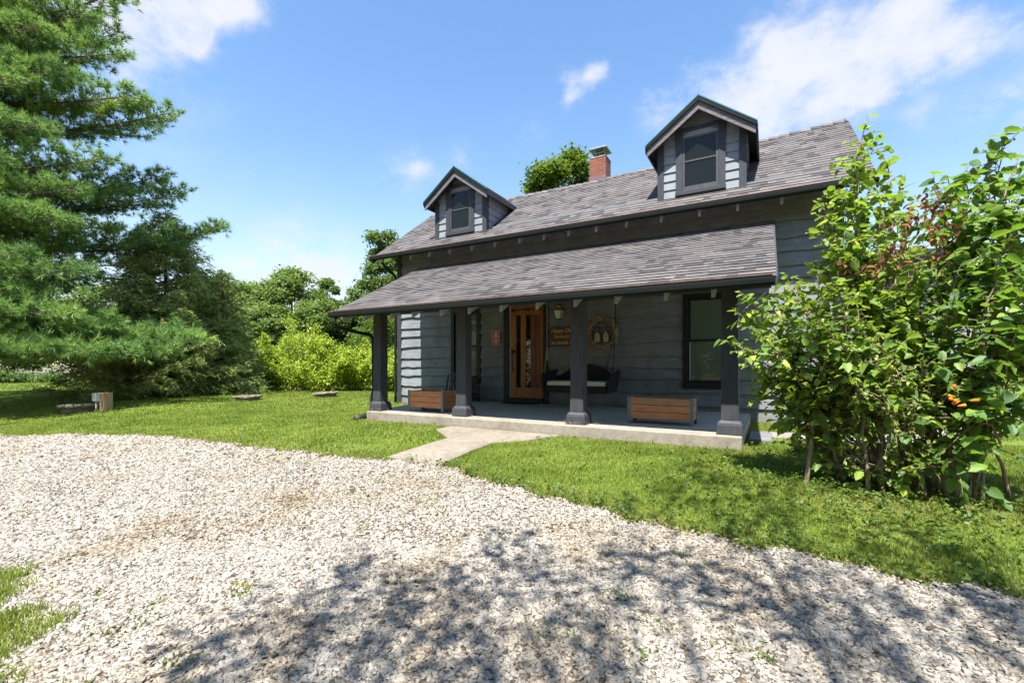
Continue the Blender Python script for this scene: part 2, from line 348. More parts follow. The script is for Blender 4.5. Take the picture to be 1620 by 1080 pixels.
M['needle_spruce'] = mat_leaf("spruce_needles", [(0, (0.102, 0.15, 0.054)), (.5, (0.264, 0.324, 0.096)), (1, (0.552, 0.576, 0.204))], trans=.22, tcol=(0.36, 0.456, 0.096), rough=.55, spec=.15, patch=.4, pscale=2.2)
M['leaf_bush'] = mat_leaf("lilac_leaves", [(0, (0.0573, 0.1173, 0.0281)), (.45, (0.1338, 0.223, 0.0356)), (.85, (0.2549, 0.3441, 0.0446)), (1, (0.4333, 0.4206, 0.051))], trans=.36, tcol=(0.4588, 0.7137, 0.0382), rough=.48, spec=.3)
M['leaf_rose'] = mat_leaf("rose_leaves", [(0, (0.0625, 0.1225, 0.0375)), (.5, (0.1375, 0.2188, 0.0438)), (1, (0.2875, 0.35, 0.0625))], trans=.36, tcol=(0.4, 0.625, 0.05), rough=.5, spec=.25)
M['leaf_bush2'] = mat_leaf("broad_shrub_leaves", [(0, (0.0451, 0.103, 0.0335)), (.5, (0.0965, 0.1738, 0.0386)), (1, (0.2061, 0.2897, 0.0451))], trans=.34, tcol=(0.3864, 0.6698, 0.0386), rough=.48, spec=.3)
M['leaf_dead'] = mat_leaf("dead_brown_leaves", [(0, (.10, .04, .022)), (1, (.27, .12, .06))], trans=.15, tcol=(.4, .18, .06), rough=.8, spec=.15)
M['flower'] = mat_leaf("orange_trumpet_flower", [(0, (.62, .20, .025)), (1, (.75, .30, .03))], trans=.3, tcol=(.9, .3, .03), rough=.5)
M['grass'] = mat_leaf("grass_blades", [(0, (0.0835, 0.1293, 0.0183)), (.45, (0.1514, 0.2069, 0.0274)), (.85, (0.2192, 0.2636, 0.0407)), (1, (0.3445, 0.3102, 0.1119))], trans=.33, tcol=(0.374, 0.4368, 0.035), patch=.6, pscale=1.3, rough=.5, spec=.3)
M['weed'] = mat_leaf("weed_leaves", [(0, (.05, .10, .02)), (1, (.125, .19, .03))], trans=.35, tcol=(.3, .42, .03))
M['moss'] = mat_leaf("moss_tufts", [(0, (.14, .13, .02)), (1, (.25, .23, .04))], trans=.2, tcol=(.35, .35, .03))


def mat_stone():
    m, nt, N, L = new_mat("limestone_gravel")
    out = N.new('ShaderNodeOutputMaterial'); b = N.new('ShaderNodeBsdfPrincipled'); ge = N.new('ShaderNodeNewGeometry')
    c = ramp(N, L, ge.outputs['Random Per Island'], [(0, (0.0714, 0.0543, 0.037)), (.1, (0.153, 0.1242, 0.0898)), (.25, (0.2448, 0.2192, 0.1804)), (.6, (0.306, 0.2794, 0.2376)), (1, (0.3621, 0.3356, 0.2922))])
    tc = N.new('ShaderNodeTexCoord'); nz = N.new('ShaderNodeTexNoise'); nz.inputs['Scale'].default_value = .9; nz.inputs['Detail'].default_value = 6; nz.inputs['Roughness'].default_value = .65
    L.new(tc.outputs['Object'], nz.inputs['Vector'])
    a = N.new('ShaderNodeMixRGB'); a.blend_type = 'MULTIPLY'; a.inputs['Fac'].default_value = 1
    L.new(c, a.inputs['Color1']); L.new(ramp(N, L, nz.outputs['Fac'], [(.28, (.60, .50, .38)), (.41, (.90, .85, .77)), (.5, (1, .985, .965)), (.66, (1, 1, .99))]), a.inputs['Color2'])
    L.new(a.outputs[0], b.inputs['Base Color']); b.inputs['Roughness'].default_value = .85; b.inputs['Specular IOR Level'].default_value = .25
    L.new(b.outputs[0], out.inputs['Surface'])
    return m


M['stone'] = mat_stone()


def mat_gravelbed():
    m, nt, N, L = new_mat("gravel_bed")
    out = N.new('ShaderNodeOutputMaterial'); b = N.new('ShaderNodeBsdfPrincipled')
    tc = N.new('ShaderNodeTexCoord')
    vo = N.new('ShaderNodeTexVoronoi'); vo.inputs['Scale'].default_value = 42; L.new(tc.outputs['Object'], vo.inputs['Vector'])
    sp = N.new('ShaderNodeSeparateXYZ'); L.new(vo.outputs['Color'], sp.inputs[0])
    c = ramp(N, L, sp.outputs['X'], [(0, (0.066, 0.0475, 0.0297)), (.35, (0.1122, 0.0891, 0.0647)), (.7, (0.1716, 0.1518, 0.1254)), (1, (0.2178, 0.2046, 0.1815))])
    nz = N.new('ShaderNodeTexNoise'); nz.inputs['Scale'].default_value = 1.1; nz.inputs['Detail'].default_value = 7; nz.inputs['Roughness'].default_value = .7
    L.new(tc.outputs['Object'], nz.inputs['Vector'])
    a = N.new('ShaderNodeMixRGB'); a.blend_type = 'MULTIPLY'; a.inputs['Fac'].default_value = 1
    L.new(c, a.inputs['Color1']); L.new(ramp(N, L, nz.outputs['Fac'], [(.3, (.5, .38, .24)), (.5, (.9, .84, .76)), (.7, (1, 1, 1))]), a.inputs['Color2'])
    sx = N.new('ShaderNodeSeparateXYZ'); L.new(tc.outputs['Object'], sx.inputs[0])
    e1 = N.new('ShaderNodeMapRange'); e1.inputs['From Min'].default_value = 1.15; e1.inputs['From Max'].default_value = .85; L.new(sx.outputs['Y'], e1.inputs['Value'])
    e2 = N.new('ShaderNodeMapRange'); e2.inputs['From Min'].default_value = -2.5; e2.inputs['From Max'].default_value = -3.1; L.new(sx.outputs['X'], e2.inputs['Value'])
    em = N.new('ShaderNodeMath'); em.operation = 'MULTIPLY'; L.new(e1.outputs[0], em.inputs[0]); L.new(e2.outputs[0], em.inputs[1])
    a2 = N.new('ShaderNodeMixRGB'); a2.inputs['Color2'].default_value = (.115, .072, .036, 1); L.new(em.outputs[0], a2.inputs['Fac']); L.new(a.outputs[0], a2.inputs['Color1'])
    L.new(a2.outputs[0], b.inputs['Base Color']); b.inputs['Roughness'].default_value = .95; b.inputs['Specular IOR Level'].default_value = .15
    bp = N.new('ShaderNodeBump'); bp.inputs['Strength'].default_value = .9; bp.inputs['Distance'].default_value = .012; bp.invert = True
    L.new(vo.outputs['Distance'], bp.inputs['Height']); L.new(bp.outputs[0], b.inputs['Normal'])
    L.new(b.outputs[0], out.inputs['Surface'])
    return m


M['gravelbed'] = mat_gravelbed()


def mat_ground():
    m, nt, N, L = new_mat("lawn_ground")
    out = N.new('ShaderNodeOutputMaterial'); b = N.new('ShaderNodeBsdfPrincipled')
    tc = N.new('ShaderNodeTexCoord')
    n1 = N.new('ShaderNodeTexNoise'); n1.inputs['Scale'].default_value = .5; n1.inputs['Detail'].default_value = 6; L.new(tc.outputs['Object'], n1.inputs['Vector'])
    n2 = N.new('ShaderNodeTexNoise'); n2.inputs['Scale'].default_value = 26; n2.inputs['Detail'].default_value = 4; L.new(tc.outputs['Object'], n2.inputs['Vector'])
    c1 = ramp(N, L, n1.outputs['Fac'], [(.3, (.085, .125, .02)), (.55, (.125, .17, .028)), (.72, (.19, .21, .05))])
    a = N.new('ShaderNodeMixRGB'); a.blend_type = 'MULTIPLY'; a.inputs['Fac'].default_value = .8
    L.new(c1, a.inputs['Color1']); L.new(ramp(N, L, n2.outputs['Fac'], [(.3, (.5, .5, .45)), (.7, (1.2, 1.2, 1.1))]), a.inputs['Color2'])
    at = N.new('ShaderNodeAttribute'); at.attribute_name = 'soil'
    s = N.new('ShaderNodeMixRGB'); s.inputs['Color2'].default_value = (.20, .12, .065, 1)
    L.new(at.outputs['Fac'], s.inputs['Fac']); L.new(a.outputs[0], s.inputs['Color1'])
    L.new(s.outputs[0], b.inputs['Base Color']); b.inputs['Roughness'].default_value = 1; b.inputs['Specular IOR Level'].default_value = .1
    bp = N.new('ShaderNodeBump'); bp.inputs['Strength'].default_value = .7; bp.inputs['Distance'].default_value = .03
    L.new(n2.outputs['Fac'], bp.inputs['Height']); L.new(bp.outputs[0], b.inputs['Normal'])
    L.new(b.outputs[0], out.inputs['Surface'])
    return m


M['ground'] = mat_ground()
M['field'] = mat_noise("dry_field", [(.3, (0.1116, 0.1008, 0.0612)), (.7, (0.1674, 0.1584, 0.1008))], scale=.6, rough=1, bump=.4, bscale=6)


# ------------------------------------------------------------------ builders
class MB:
    def __init__(s): s.v = []; s.f = []; s.uv = None

    def add(s, vs, fs):
        o = len(s.v); s.v += [tuple(map(float, p)) for p in vs]; s.f += [tuple(i + o for i in f) for f in fs]; return s

    def box(s, x0, x1, y0, y1, z0, z1):
        return s.add([(x0, y0, z0), (x1, y0, z0), (x1, y1, z0), (x0, y1, z0), (x0, y0, z1), (x1, y0, z1), (x1, y1, z1), (x0, y1, z1)],
                     [(0, 3, 2, 1), (4, 5, 6, 7), (0, 1, 5, 4), (1, 2, 6, 5), (2, 3, 7, 6), (3, 0, 4, 7)])

    def bar(s, a, b, w, d, up=(0, 0, 1)):
        """a box of section w (sideways) by d (along up) from point a to point b"""
        a = Vector(a); b = Vector(b); t = (b - a).normalized(); u = Vector(up); r = t.cross(u).normalized(); u = r.cross(t)
        vs = []
        for p in (a, b):
            for i, j in ((-1, -1), (1, -1), (1, 1), (-1, 1)): vs.append(p + r * i * w / 2 + u * j * d / 2)
        return s.add(vs, [(0, 1, 2, 3), (7, 6, 5, 4), (0, 4, 5, 1), (1, 5, 6, 2), (2, 6, 7, 3), (3, 7, 4, 0)])

    def frustum(s, cx, cy, z0, hx0, hy0, z1, hx1, hy1):
        return s.add([(cx - hx0, cy - hy0, z0), (cx + hx0, cy - hy0, z0), (cx + hx0, cy + hy0, z0), (cx - hx0, cy + hy0, z0),
                      (cx - hx1, cy - hy1, z1), (cx + hx1, cy - hy1, z1), (cx + hx1, cy + hy1, z1), (cx - hx1, cy + hy1, z1)],
                     [(0, 3, 2, 1), (4, 5, 6, 7), (0, 1, 5, 4), (1, 2, 6, 5), (2, 3, 7, 6), (3, 0, 4, 7)])

    def tube(s, pts, r, n=6, cap=True):
        pts = [Vector(p) for p in pts]; k = len(pts)
        rs = r if hasattr(r, '__len__') else [r] * k
        o = len(s.v); u = None
        for i, p in enumerate(pts):
            t = (pts[min(i + 1, k - 1)] - pts[max(i - 1, 0)])
            t = t.normalized() if t.length > 1e-9 else Vector((0, 0, 1))
            if u is None: u = t.orthogonal().normalized()
            else:
                u = (u - t * u.dot(t)); u = u.normalized() if u.length > 1e-6 else t.orthogonal().normalized()
            w = t.cross(u)
            for j in range(n):
                a = 2 * math.pi * j / n
                s.v.append(tuple(p + (u * math.cos(a) + w * math.sin(a)) * rs[i]))
        for i in range(k - 1):
            for j in range(n):
                s.f.append((o + i * n + j, o + i * n + (j + 1) % n, o + (i + 1) * n + (j + 1) % n, o + (i + 1) * n + j))
        if cap:
            s.f.append(tuple(o + j for j in reversed(range(n)))); s.f.append(tuple(o + (k - 1) * n + j for j in range(n)))
        return s

    def lathe(s, c, prof, n=20):
        """profile [(radius, z)] turned about the vertical through c"""
        o = len(s.v); k = len(prof)
        for r, z in prof:
            for j in range(n):
                a = 2 * math.pi * j / n; s.v.append((c[0] + r * math.cos(a), c[1] + r * math.sin(a), c[2] + z))
        for i in range(k - 1):
            for j in range(n):
                s.f.append((o + i * n + j, o + i * n + (j + 1) % n, o + (i + 1) * n + (j + 1) % n, o + (i + 1) * n + j))
        s.f.append(tuple(o + j for j in reversed(range(n)))); s.f.append(tuple(o + (k - 1) * n + j for j in range(n)))
        return s

    def prism(s, poly, a, b, axis='x'):
        """a polygon swept along an axis from a to b; poly in the other two axes"""
        n = len(poly)

        def P(p, t):
            return {'x': (t, p[0], p[1]), 'y': (p[0], t, p[1]), 'z': (p[0], p[1], t)}[axis]
        vs = [P(p, a) for p in poly] + [P(p, b) for p in poly]
        fs = [tuple(range(n)), tuple(range(2 * n - 1, n - 1, -1))] + [(i, n + i, n + (i + 1) % n, (i + 1) % n) for i in range(n)]
        return s.add(vs, fs)

    def build(s, name, mat, parent=None, smooth=False, bevel=0, uvs=None):
        off = root_loc(parent)
        me = bpy.data.meshes.new(name)
        me.from_pydata([(p[0] - off[0], p[1] - off[1], p[2] - off[2]) for p in s.v], [], s.f)
        bm = bmesh.new(); bm.from_mesh(me); bmesh.ops.recalc_face_normals(bm, faces=bm.faces); bm.to_mesh(me); bm.free()
        if uvs is not None:
            l = me.uv_layers.new(name='UVMap')
            for lp in me.loops: l.data[lp.index].uv = uvs[lp.vertex_index]
        if smooth: me.polygons.foreach_set('use_smooth', [True] * len(me.polygons))
        o = bpy.data.objects.new(name, me); COL.objects.link(o); me.materials.append(mat)
        if parent is not None: o.parent = parent
        if bevel:
            bv = o.modifiers.new('bevel', 'BEVEL'); bv.width = bevel; bv.segments = 2; bv.limit_method = 'ANGLE'; bv.angle_limit = math.radians(40)
        return o


def root_loc(p):
    while p is not None and p.parent is not None: p = p.parent
    return tuple(p.location) if p is not None else (0, 0, 0)


def tag(o, label=None, cat=None, group=None, kind=None):
    if label: o['label'] = label
    if cat: o['category'] = cat
    if group: o['group'] = group
    if kind: o['kind'] = kind
    return o


def thing(name, loc, label, cat, group=None):
    o = bpy.data.objects.new(name, None); COL.objects.link(o); o.location = loc; o.empty_display_size = .2
    return tag(o, label, cat, group)


def mass(name, V, Fa, mat, parent=None, smooth=False):
    """a mesh of many small equal faces from arrays"""
    off = np.array(root_loc(parent)); V = np.asarray(V, np.float32) - off.astype(np.float32); Fa = np.asarray(Fa, np.int32)
    me = bpy.data.meshes.new(name); k = Fa.shape[1]
    me.vertices.add(len(V)); me.vertices.foreach_set('co', V.ravel())
    me.loops.add(Fa.size); me.loops.foreach_set('vertex_index', Fa.ravel())
    me.polygons.add(len(Fa)); me.polygons.foreach_set('loop_start', np.arange(len(Fa), dtype=np.int32) * k)
    if smooth: me.polygons.foreach_set('use_smooth', np.ones(len(Fa), bool))
    me.update(calc_edges=True)
    me.materials.append(mat)
    o = bpy.data.objects.new(name, me); COL.objects.link(o)
    if parent is not None: o.parent = parent
    return o


def unit(a): return a / np.maximum(np.linalg.norm(a, axis=-1, keepdims=True), 1e-9)


def frames(axis, up):
    a = unit(axis); s = np.cross(a, up); bad = np.linalg.norm(s, axis=1) < 1e-3
    s[bad] = np.cross(a[bad], np.array([1., 0.3, 0])); s = unit(s); n = np.cross(s, a)
    return a, s, n


def leaves_rhomb(C, axis, size, width, rng, fold=.25, up=None):
    """folded diamond leaves: 4 verts, 2 triangles each"""
    n = len(C)
    upv = rng.normal(size=(n, 3)) * .6 + np.array([0, 0, 1.]) if up is None else up
    a, s, nn = frames(axis, upv)
    L = size[:, None]; W = (size * width)[:, None]
    b = C; t = C + a * L; m = C + a * L * .45
    l = m - s * W * .5 + nn * W * fold; r = m + s * W * .5 + nn * W * fold
    V = np.stack([b, r, t, l], 1).reshape(-1, 3)
    i = np.arange(n)[:, None] * 4
    F = np.concatenate([i + np.array([[0, 1, 2]]), i + np.array([[0, 2, 3]])], 0)
    return V, F


def leaves_heart(C, axis, size, rng, up=None, width=.78):
    """broad leaves with a folded midrib and a drooping tip: 8 verts, two 5-gons"""
    n = len(C)
    upv = rng.normal(size=(n, 3)) * .55 + np.array([0, 0, 1.]) if up is None else up
    a, s, nn = frames(axis, upv)
    pr = [(0, 0), (.36, -.06), (.5, .25), (.34, .66), (0, 1)]
    fold = rng.uniform(.05, .42, n)[:, None]; droop = rng.uniform(.05, .38, n)[:, None]
    L = size[:, None]

    def P(x, y):
        return C + a * L * y + s * L * x * width + nn * L * (abs(x) * fold - droop * y * y)
    vs = [P(*pr[0]), P(*pr[1]), P(*pr[2]), P(*pr[3]), P(*pr[4]), P(-pr[3][0], pr[3][1]), P(-pr[2][0], pr[2][1]), P(-pr[1][0], pr[1][1])]
    V = np.stack(vs, 1).reshape(-1, 3)
    i = np.arange(n)[:, None] * 8
    F = np.concatenate([i + np.array([[0, 1, 2, 3, 4]]), i + np.array([[0, 4, 5, 6, 7]])], 0)
    return V, F


def needles(C, axis, length, width, rng):
    n = len(C); a, s, _ = frames(axis, rng.normal(size=(n, 3)))
    V = np.stack([C - s * width[:, None] / 2, C + s * width[:, None] / 2, C + a * length[:, None]], 1).reshape(-1, 3)
    return V, np.arange(3 * n).reshape(-1, 3)


def cat_mesh(parts):
    V = []; F = []; o = 0
    for v, f in parts: V.append(v); F.append(f + o); o += len(v)
    return np.concatenate(V), np.concatenate(F)


def inside(poly, x, y):
    poly = np.asarray(poly); r = np.zeros(len(x), bool); j = len(poly) - 1
    for i in range(len(poly)):
        xi, yi = poly[i]; xj, yj = poly[j]
        c = ((yi > y) != (yj > y)) & (x < (xj - xi) * (y - yi) / (yj - yi + 1e-12) + xi); r ^= c; j = i
    return r


# ------------------------------------------------------------------ ground, driveway, paths
EDGE = np.array([(-60, 1.2), (-30, 1.4), (-18, 2.2), (-13, 2.82), (-11.7, 3.36), (-10.2, 3.75), (-8.5, 4.0), (-7.04, 4.02), (-5.8, 4.08), (-4.9, 4.12), (-4.3, 4.26), (-3.41, 4.30),
                 (-2.72, 4.13), (-1.93, 3.93), (-1.39, 3.83), (-.99, 3.78), (-.5, 3.72), (0, 3.65), (.63, 3.59), (1.24, 3.62), (2.5, 3.7), (6, 4.2), (20, 5.0), (60, 5.5)])


def edge_y(x):
    x = np.asarray(x, float)
    return np.interp(x, EDGE[:, 0], EDGE[:, 1]) + .05 * np.sin(x * 5.3) * np.sin(x * 2.1 + 1) + .03 * np.sin(x * 13.7)


ISLAND = [(-4.9, .1), (-4.75, .85), (-4.3, .93), (-3.95, .86), (-3.6, .90), (-3.38, .80), (-3.2, .66), (-2.95, .62), (-2.8, .1)]
SLAB = [(-6.61, 6.13), (-.28, 6.13), (-.28, 9.3), (-7.25, 9.3)]
WALK = [(-4.28, 4.31), (-3.41, 4.29), (-3.27, 5.2), (-2.85, 5.6), (-2.58, 6.1), (-4.6, 6.1), (-4.62, 5.72), (-4.05, 5.25)]
HOUSE = [(-8.75, 9.3), (1.03, 9.3), (1.03, 14.4), (-8.75, 14.4)]
SIDEWALK = [(-.05, 7.9), (1.3, 8.1), (2.6, 10.6), (5.2, 13.0), (9, 13.6), (9, 12.9), (5.6, 12.2), (3.4, 10.2), (2.2, 8.2), (1.5, 7.4), (.05, 7.35)]

xs = sorted(set([-3000, -1200, -500, -220, -120, -80, -60, -50] + list(np.round(np.arange(-42, 14, .28), 3)) + [16, 20, 26, 36, 50, 80, 120, 220, 500, 1200, 3000]))
ys = sorted(set([-3000, -1200, -500, -200, -90, -40, -20, -12, -8] + list(np.round(np.arange(-6, 20, .2), 3)) + [21, 23, 26, 30, 36, 45, 60, 90, 140, 250, 500, 1200, 3000]))
X, Y = np.meshgrid(xs, ys)
Zg = ground_z(X, Y) - np.where(Y < edge_y(X), .03, 0)
rng = np.random.default_rng(1)
mnd = (rng.random(X.shape) - .5) * .03
Zg = Zg + np.where((np.abs(X) < 42) & (Y > -6) & (Y < 20), mnd, 0) * (Y > edge_y(X) + .1)
nx, ny = len(xs), len(ys)
ii = (np.arange(ny - 1)[:, None] * nx + np.arange(nx - 1)[None]).ravel()
lawn = mass("lawn", np.stack([X, Y, Zg], -1).reshape(-1, 3), np.stack([ii, ii + 1, ii + nx + 1, ii + nx], 1), M['ground'], smooth=True)
tag(lawn, kind='structure')
soil = np.exp(-np.clip(Y - edge_y(X), 0, 9) / .10) * .9 + np.exp(-np.clip(6.13 - Y, 0, 9) / .10) * ((X > -6.6) & (X < 0)) * .8
soil += np.exp(-(((X - .9) / .7) ** 2 + ((Y - 4.95) / .35) ** 2)) * .8
at = lawn.data.attributes.new('soil', 'FLOAT', 'POINT'); at.data.foreach_set('value', np.clip(soil, 0, 1).ravel().astype(np.float32))

# gravel drive: one strip of columns from well behind the viewer to the lawn's edge
gx = np.concatenate([np.arange(-60, -16, 2.), np.arange(-16, 3, .12), np.arange(3, 61, 2.)])
gt = np.linspace(0, 1, 60) ** .6
GX = np.repeat(gx[None], 60, 0); GE = edge_y(gx)
GY = -1.6 + (GE[None] + 1.6) * gt[:, None]
rg = np.random.default_rng(3)
GZ = ground_z(GX, GY) + .004 + .012 * np.sin(GX * 1.7) * np.sin(GY * 2.3) * np.clip((GE[None] - GY), 0, 1)
nx2 = len(gx)
ii = (np.arange(59)[:, None] * nx2 + np.arange(nx2 - 1)[None]).ravel()
gv = mass("gravel_driveway", np.stack([GX, GY, GZ], -1).reshape(-1, 3), np.stack([ii, ii + 1, ii + nx2 + 1, ii + nx2], 1), M['gravelbed'], smooth=True)
tag(gv, kind='structure')

# concrete walk: four panels sloping down from the porch
pb = MB()


def panel(pts, t=.07):
    vs = [(x, y, ground_z(x, y) + .025) for x, y in pts] + [(x, y, ground_z(x, y) - t) for x, y in pts]
    k = len(pts)
    pb.add(vs, [tuple(range(k)), tuple(range(2 * k - 1, k - 1, -1))] + [(i, (i + 1) % k, k + (i + 1) % k, k + i) for i in range(k)])


panel([(-4.28, 4.31), (-3.41, 4.29), (-3.35, 4.75), (-4.17, 4.78)])
panel([(-4.17, 4.786), (-3.35, 4.756), (-3.27, 5.24), (-4.05, 5.27)])
panel([(-4.62, 5.72), (-4.05, 5.28), (-3.93, 6.1), (-4.6, 6.1)])
panel([(-4.043, 5.28), (-3.285, 5.25), (-3.22, 6.1), (-3.922, 6.1)])
panel([(-3.278, 5.255), (-2.85, 5.6), (-2.58, 6.1), (-3.212, 6.1)])
tag(pb.build("concrete_path", M['path'], bevel=.008), kind='structure')
sw = MB(); k = len(SIDEWALK)
sw.add([(x, y, .03) for x, y in SIDEWALK] + [(x, y, -.05) for x, y in SIDEWALK], [tuple(range(k)), tuple(range(2 * k - 1, k - 1, -1))] + [(i, (i + 1) % k, k + (i + 1) % k, k + i) for i in range(k)])
tag(sw.build("side_path", M['limestone']), kind='structure')
fl = MB()
fx = [-200, -60, -36]
fl.add([(-400, 16, .02), (-46, 16, .02), (-34, 60, .02), (-200, 260, .02), (-400, 260, .02)], [(0, 1, 2, 3, 4)])
tag(fl.build("dry_field", M['field']), kind='structure')

# ------------------------------------------------------------------ farmhouse
YW = 9.3
house = thing("farmhouse", (-3.85, 9.3, 0), "charcoal grey farmhouse with a shingled porch and two gabled dormers", "house")


def wave(rng, n, amp):
    x = np.linspace(0, 1, n); y = np.zeros(n)
    for f in (3, 7, 13, 23): y += rng.normal() * np.sin(2 * np.pi * (f * x * rng.uniform(.7, 1.3) + rng.random())) / f ** .55
    return y / 1.2 * amp


def siding(name, x0, x1, z0, z1, y, openings, mat, parent, seed=5, amp=.027, hmin=.22, hmax=.31, t=.047, top=None):
    """lapped boards facing -y with wavy lower edges, cut around openings"""
    rng = np.random.default_rng(seed); mb = MB()
    n = max(2, int((x1 - x0) / .055)); gxs = np.unique(np.concatenate([np.linspace(x0, x1, n)] + [np.array([o[0], o[1]]) for o in openings]))
    gxs = gxs[(gxs >= x0) & (gxs <= x1)]
    n = len(gxs); z = z0
    low = np.full(n, z0)
    while z < z1 - .04:
        h = rng.uniform(hmin, hmax); zt = min(z + h, z1)
        if z1 - zt < .1: zt = z1
        nxt = zt + (wave(rng, n, amp) if zt < z1 else 0)
        nxt = np.broadcast_to(nxt, (n,)).copy()
        joints = np.sort(rng.uniform(x0, x1, max(1, int((x1 - x0) / 3.2)))) if x1 - x0 > 2 else np.array([])
        for i in range(n - 1):
            xm = (gxs[i] + gxs[i + 1]) / 2; jo = .005 * (np.searchsorted(joints, xm) % 2)
            segs = [(0., 1.)]
            lo = (low[i] + low[i + 1]) / 2; hi = (nxt[i] + nxt[i + 1]) / 2 + .02
            if top is not None:
                tz = top(xm)
                if lo > tz: continue
            for o in openings:
                if o[0] < xm < o[1]:
                    a = (o[2] - lo) / (hi - lo); b = (o[3] - lo) / (hi - lo); ns = []
                    for s0, s1 in segs:
                        if b <= s0 or a >= s1: ns.append((s0, s1)); continue
                        if a > s0: ns.append((s0, a))
                        if b < s1: ns.append((b, s1))
                    segs = ns
            for s0, s1 in segs:
                if s1 - s0 < 1e-3: continue
                vs = []
                for q in (i, i + 1):
                    L_ = low[q]; H_ = nxt[q] + .02
                    if top is not None: H_ = min(H_, top(gxs[q]))
                    za = L_ + (H_ - L_) * s0; zb = L_ + (H_ - L_) * s1
                    ya = y - (t * (1 - s0) + .003) + jo; yb = y - (t * (1 - s1) + .003) + jo * .4
                    vs.append(((gxs[q], ya, za), (gxs[q], yb, zb), (gxs[q], y, za)))
                (a0, b0, c0), (a1, b1, c1) = vs
                mb.add([a0, a1, b1, b0, c0, c1], [(0, 1, 2, 3), (4, 5, 1, 0)])
        low = nxt; z = zt
    return mb.build(name, mat, parent)


WINR = (-1.34, -.60, .70, 2.31); WINL = (-6.89, -6.21, .70, 2.31); DOOR = (-5.27, -4.42, .28, 2.39)
# shell: front wall pierced by nothing (openings are shallow), gable ends, back wall
w = MB()
w.box(-8.74, 1.02, YW, 9.42, -.15, 4.35)
for xa, xb in ((-8.74, -8.62), (.90, 1.02)):
    w.prism([(9.42, -.15), (14.3, -.15), (14.3, 4.3), (11.75, 6.02 if xa > 0 else 5.5), (9.42, 4.33)], xa, xb, 'x')
w.box(-8.62, .90, 14.2, 14.3, -.15, 4.2)
w.build("wall", M['paint'], house)
siding("siding", -8.66, .95, -.05, 4.28, YW, [(WINR[0] - .02, WINR[1] + .02, WINR[2] - .02, WINR[3] + .02), (WINL[0] - .02, WINL[1] + .02, WINL[2] - .02, WINL[3] + .02), (DOOR[0] - .02, DOOR[1] + .02, .1, DOOR[3] + .02)], M['paint'], house)
for xa, xb in ((-8.80, -8.66), (.95, 1.08)):
    MB().box(xa, xb, 9.245, 9.45, -.15, 4.25).build("corner_trim", M['trim'], house, bevel=.006)
o = MB().box(-.2, 1.06, 9.17, 9.25, -.14, -.0).build("sill_beam", M['rust'], house, bevel=.008); o['label'] = "rust brown sill beam under the siding"

# --- roofs as stepped courses of shingles
RX = [-9.2, -7.5, -6.06, -4.02, -2.0, -.21, 1.46]; RYv = [11.20, 11.27, 11.29, 11.27, 11.45, 11.69, 11.91]


def ridge_y(x): return float(np.interp(x, RX, RYv))


def main_z(y): return 3.93 + .74 * (y - 8.8)


def porch_z(y): return 2.03 + .4486 * (y - 5.8)


def courses(name, y0, slope, zfun, xl, xr, ytop, exposure, parent, step=.4, t=.014, seed=2):
    rng = np.random.default_rng(seed)
    mb = MB(); uvs = []
    ds = math.sqrt(1 + slope * slope); dy = exposure / ds; i = 0
    nrm = np.array([0, -slope, 1]) / ds
    ymax = max(ytop(x) for x in np.linspace(xl(y0), xr(y0), 30))
    while y0 + i * dy < ymax - .01:
        ya = y0 + i * dy; yb = ya + dy
        x0, x1 = xl(ya), xr(ya); n = max(1, int((x1 - x0) / step)); gx_ = np.linspace(x0, x1, n + 1)
        xb = np.linspace(xl(yb), xr(yb), n + 1)
        for j in range(n):
            Ya = [min(ya, ytop(gx_[j])), min(ya, ytop(gx_[j + 1]))]; Yb = [min(yb, ytop(gx_[j])), min(yb, ytop(gx_[j + 1]))]
            if Yb[0] - Ya[0] < .003 and Yb[1] - Ya[1] < .003: continue
            dz0 = t + rng.uniform(-.002, .003); dz1 = t + rng.uniform(-.002, .003)

            def P(x, y, d): return (x, y + nrm[1] * d, zfun(y) + nrm[2] * d)
            o = len(mb.v)
            mb.v += [P(gx_[j], Ya[0], dz0), P(gx_[j + 1], Ya[1], dz1), P(xb[j + 1], Yb[1], .003), P(xb[j], Yb[0], .003), P(gx_[j], Ya[0], -.006), P(gx_[j + 1], Ya[1], -.006)]
            mb.f += [(o, o + 1, o + 2, o + 3), (o + 4, o + 5, o + 1, o)]
            uvs += [(gx_[j], i + .05), (gx_[j + 1], i + .05), (xb[j + 1], i + .95), (xb[j], i + .95), (gx_[j], i + .02), (gx_[j + 1], i + .02)]
        i += 1
    return mb.build(name, M['shingle'], parent, uvs=uvs)


mr = courses("roof", 8.72, .74, main_z, lambda y: -9.2, lambda y: 1.46, ridge_y, .142, house)
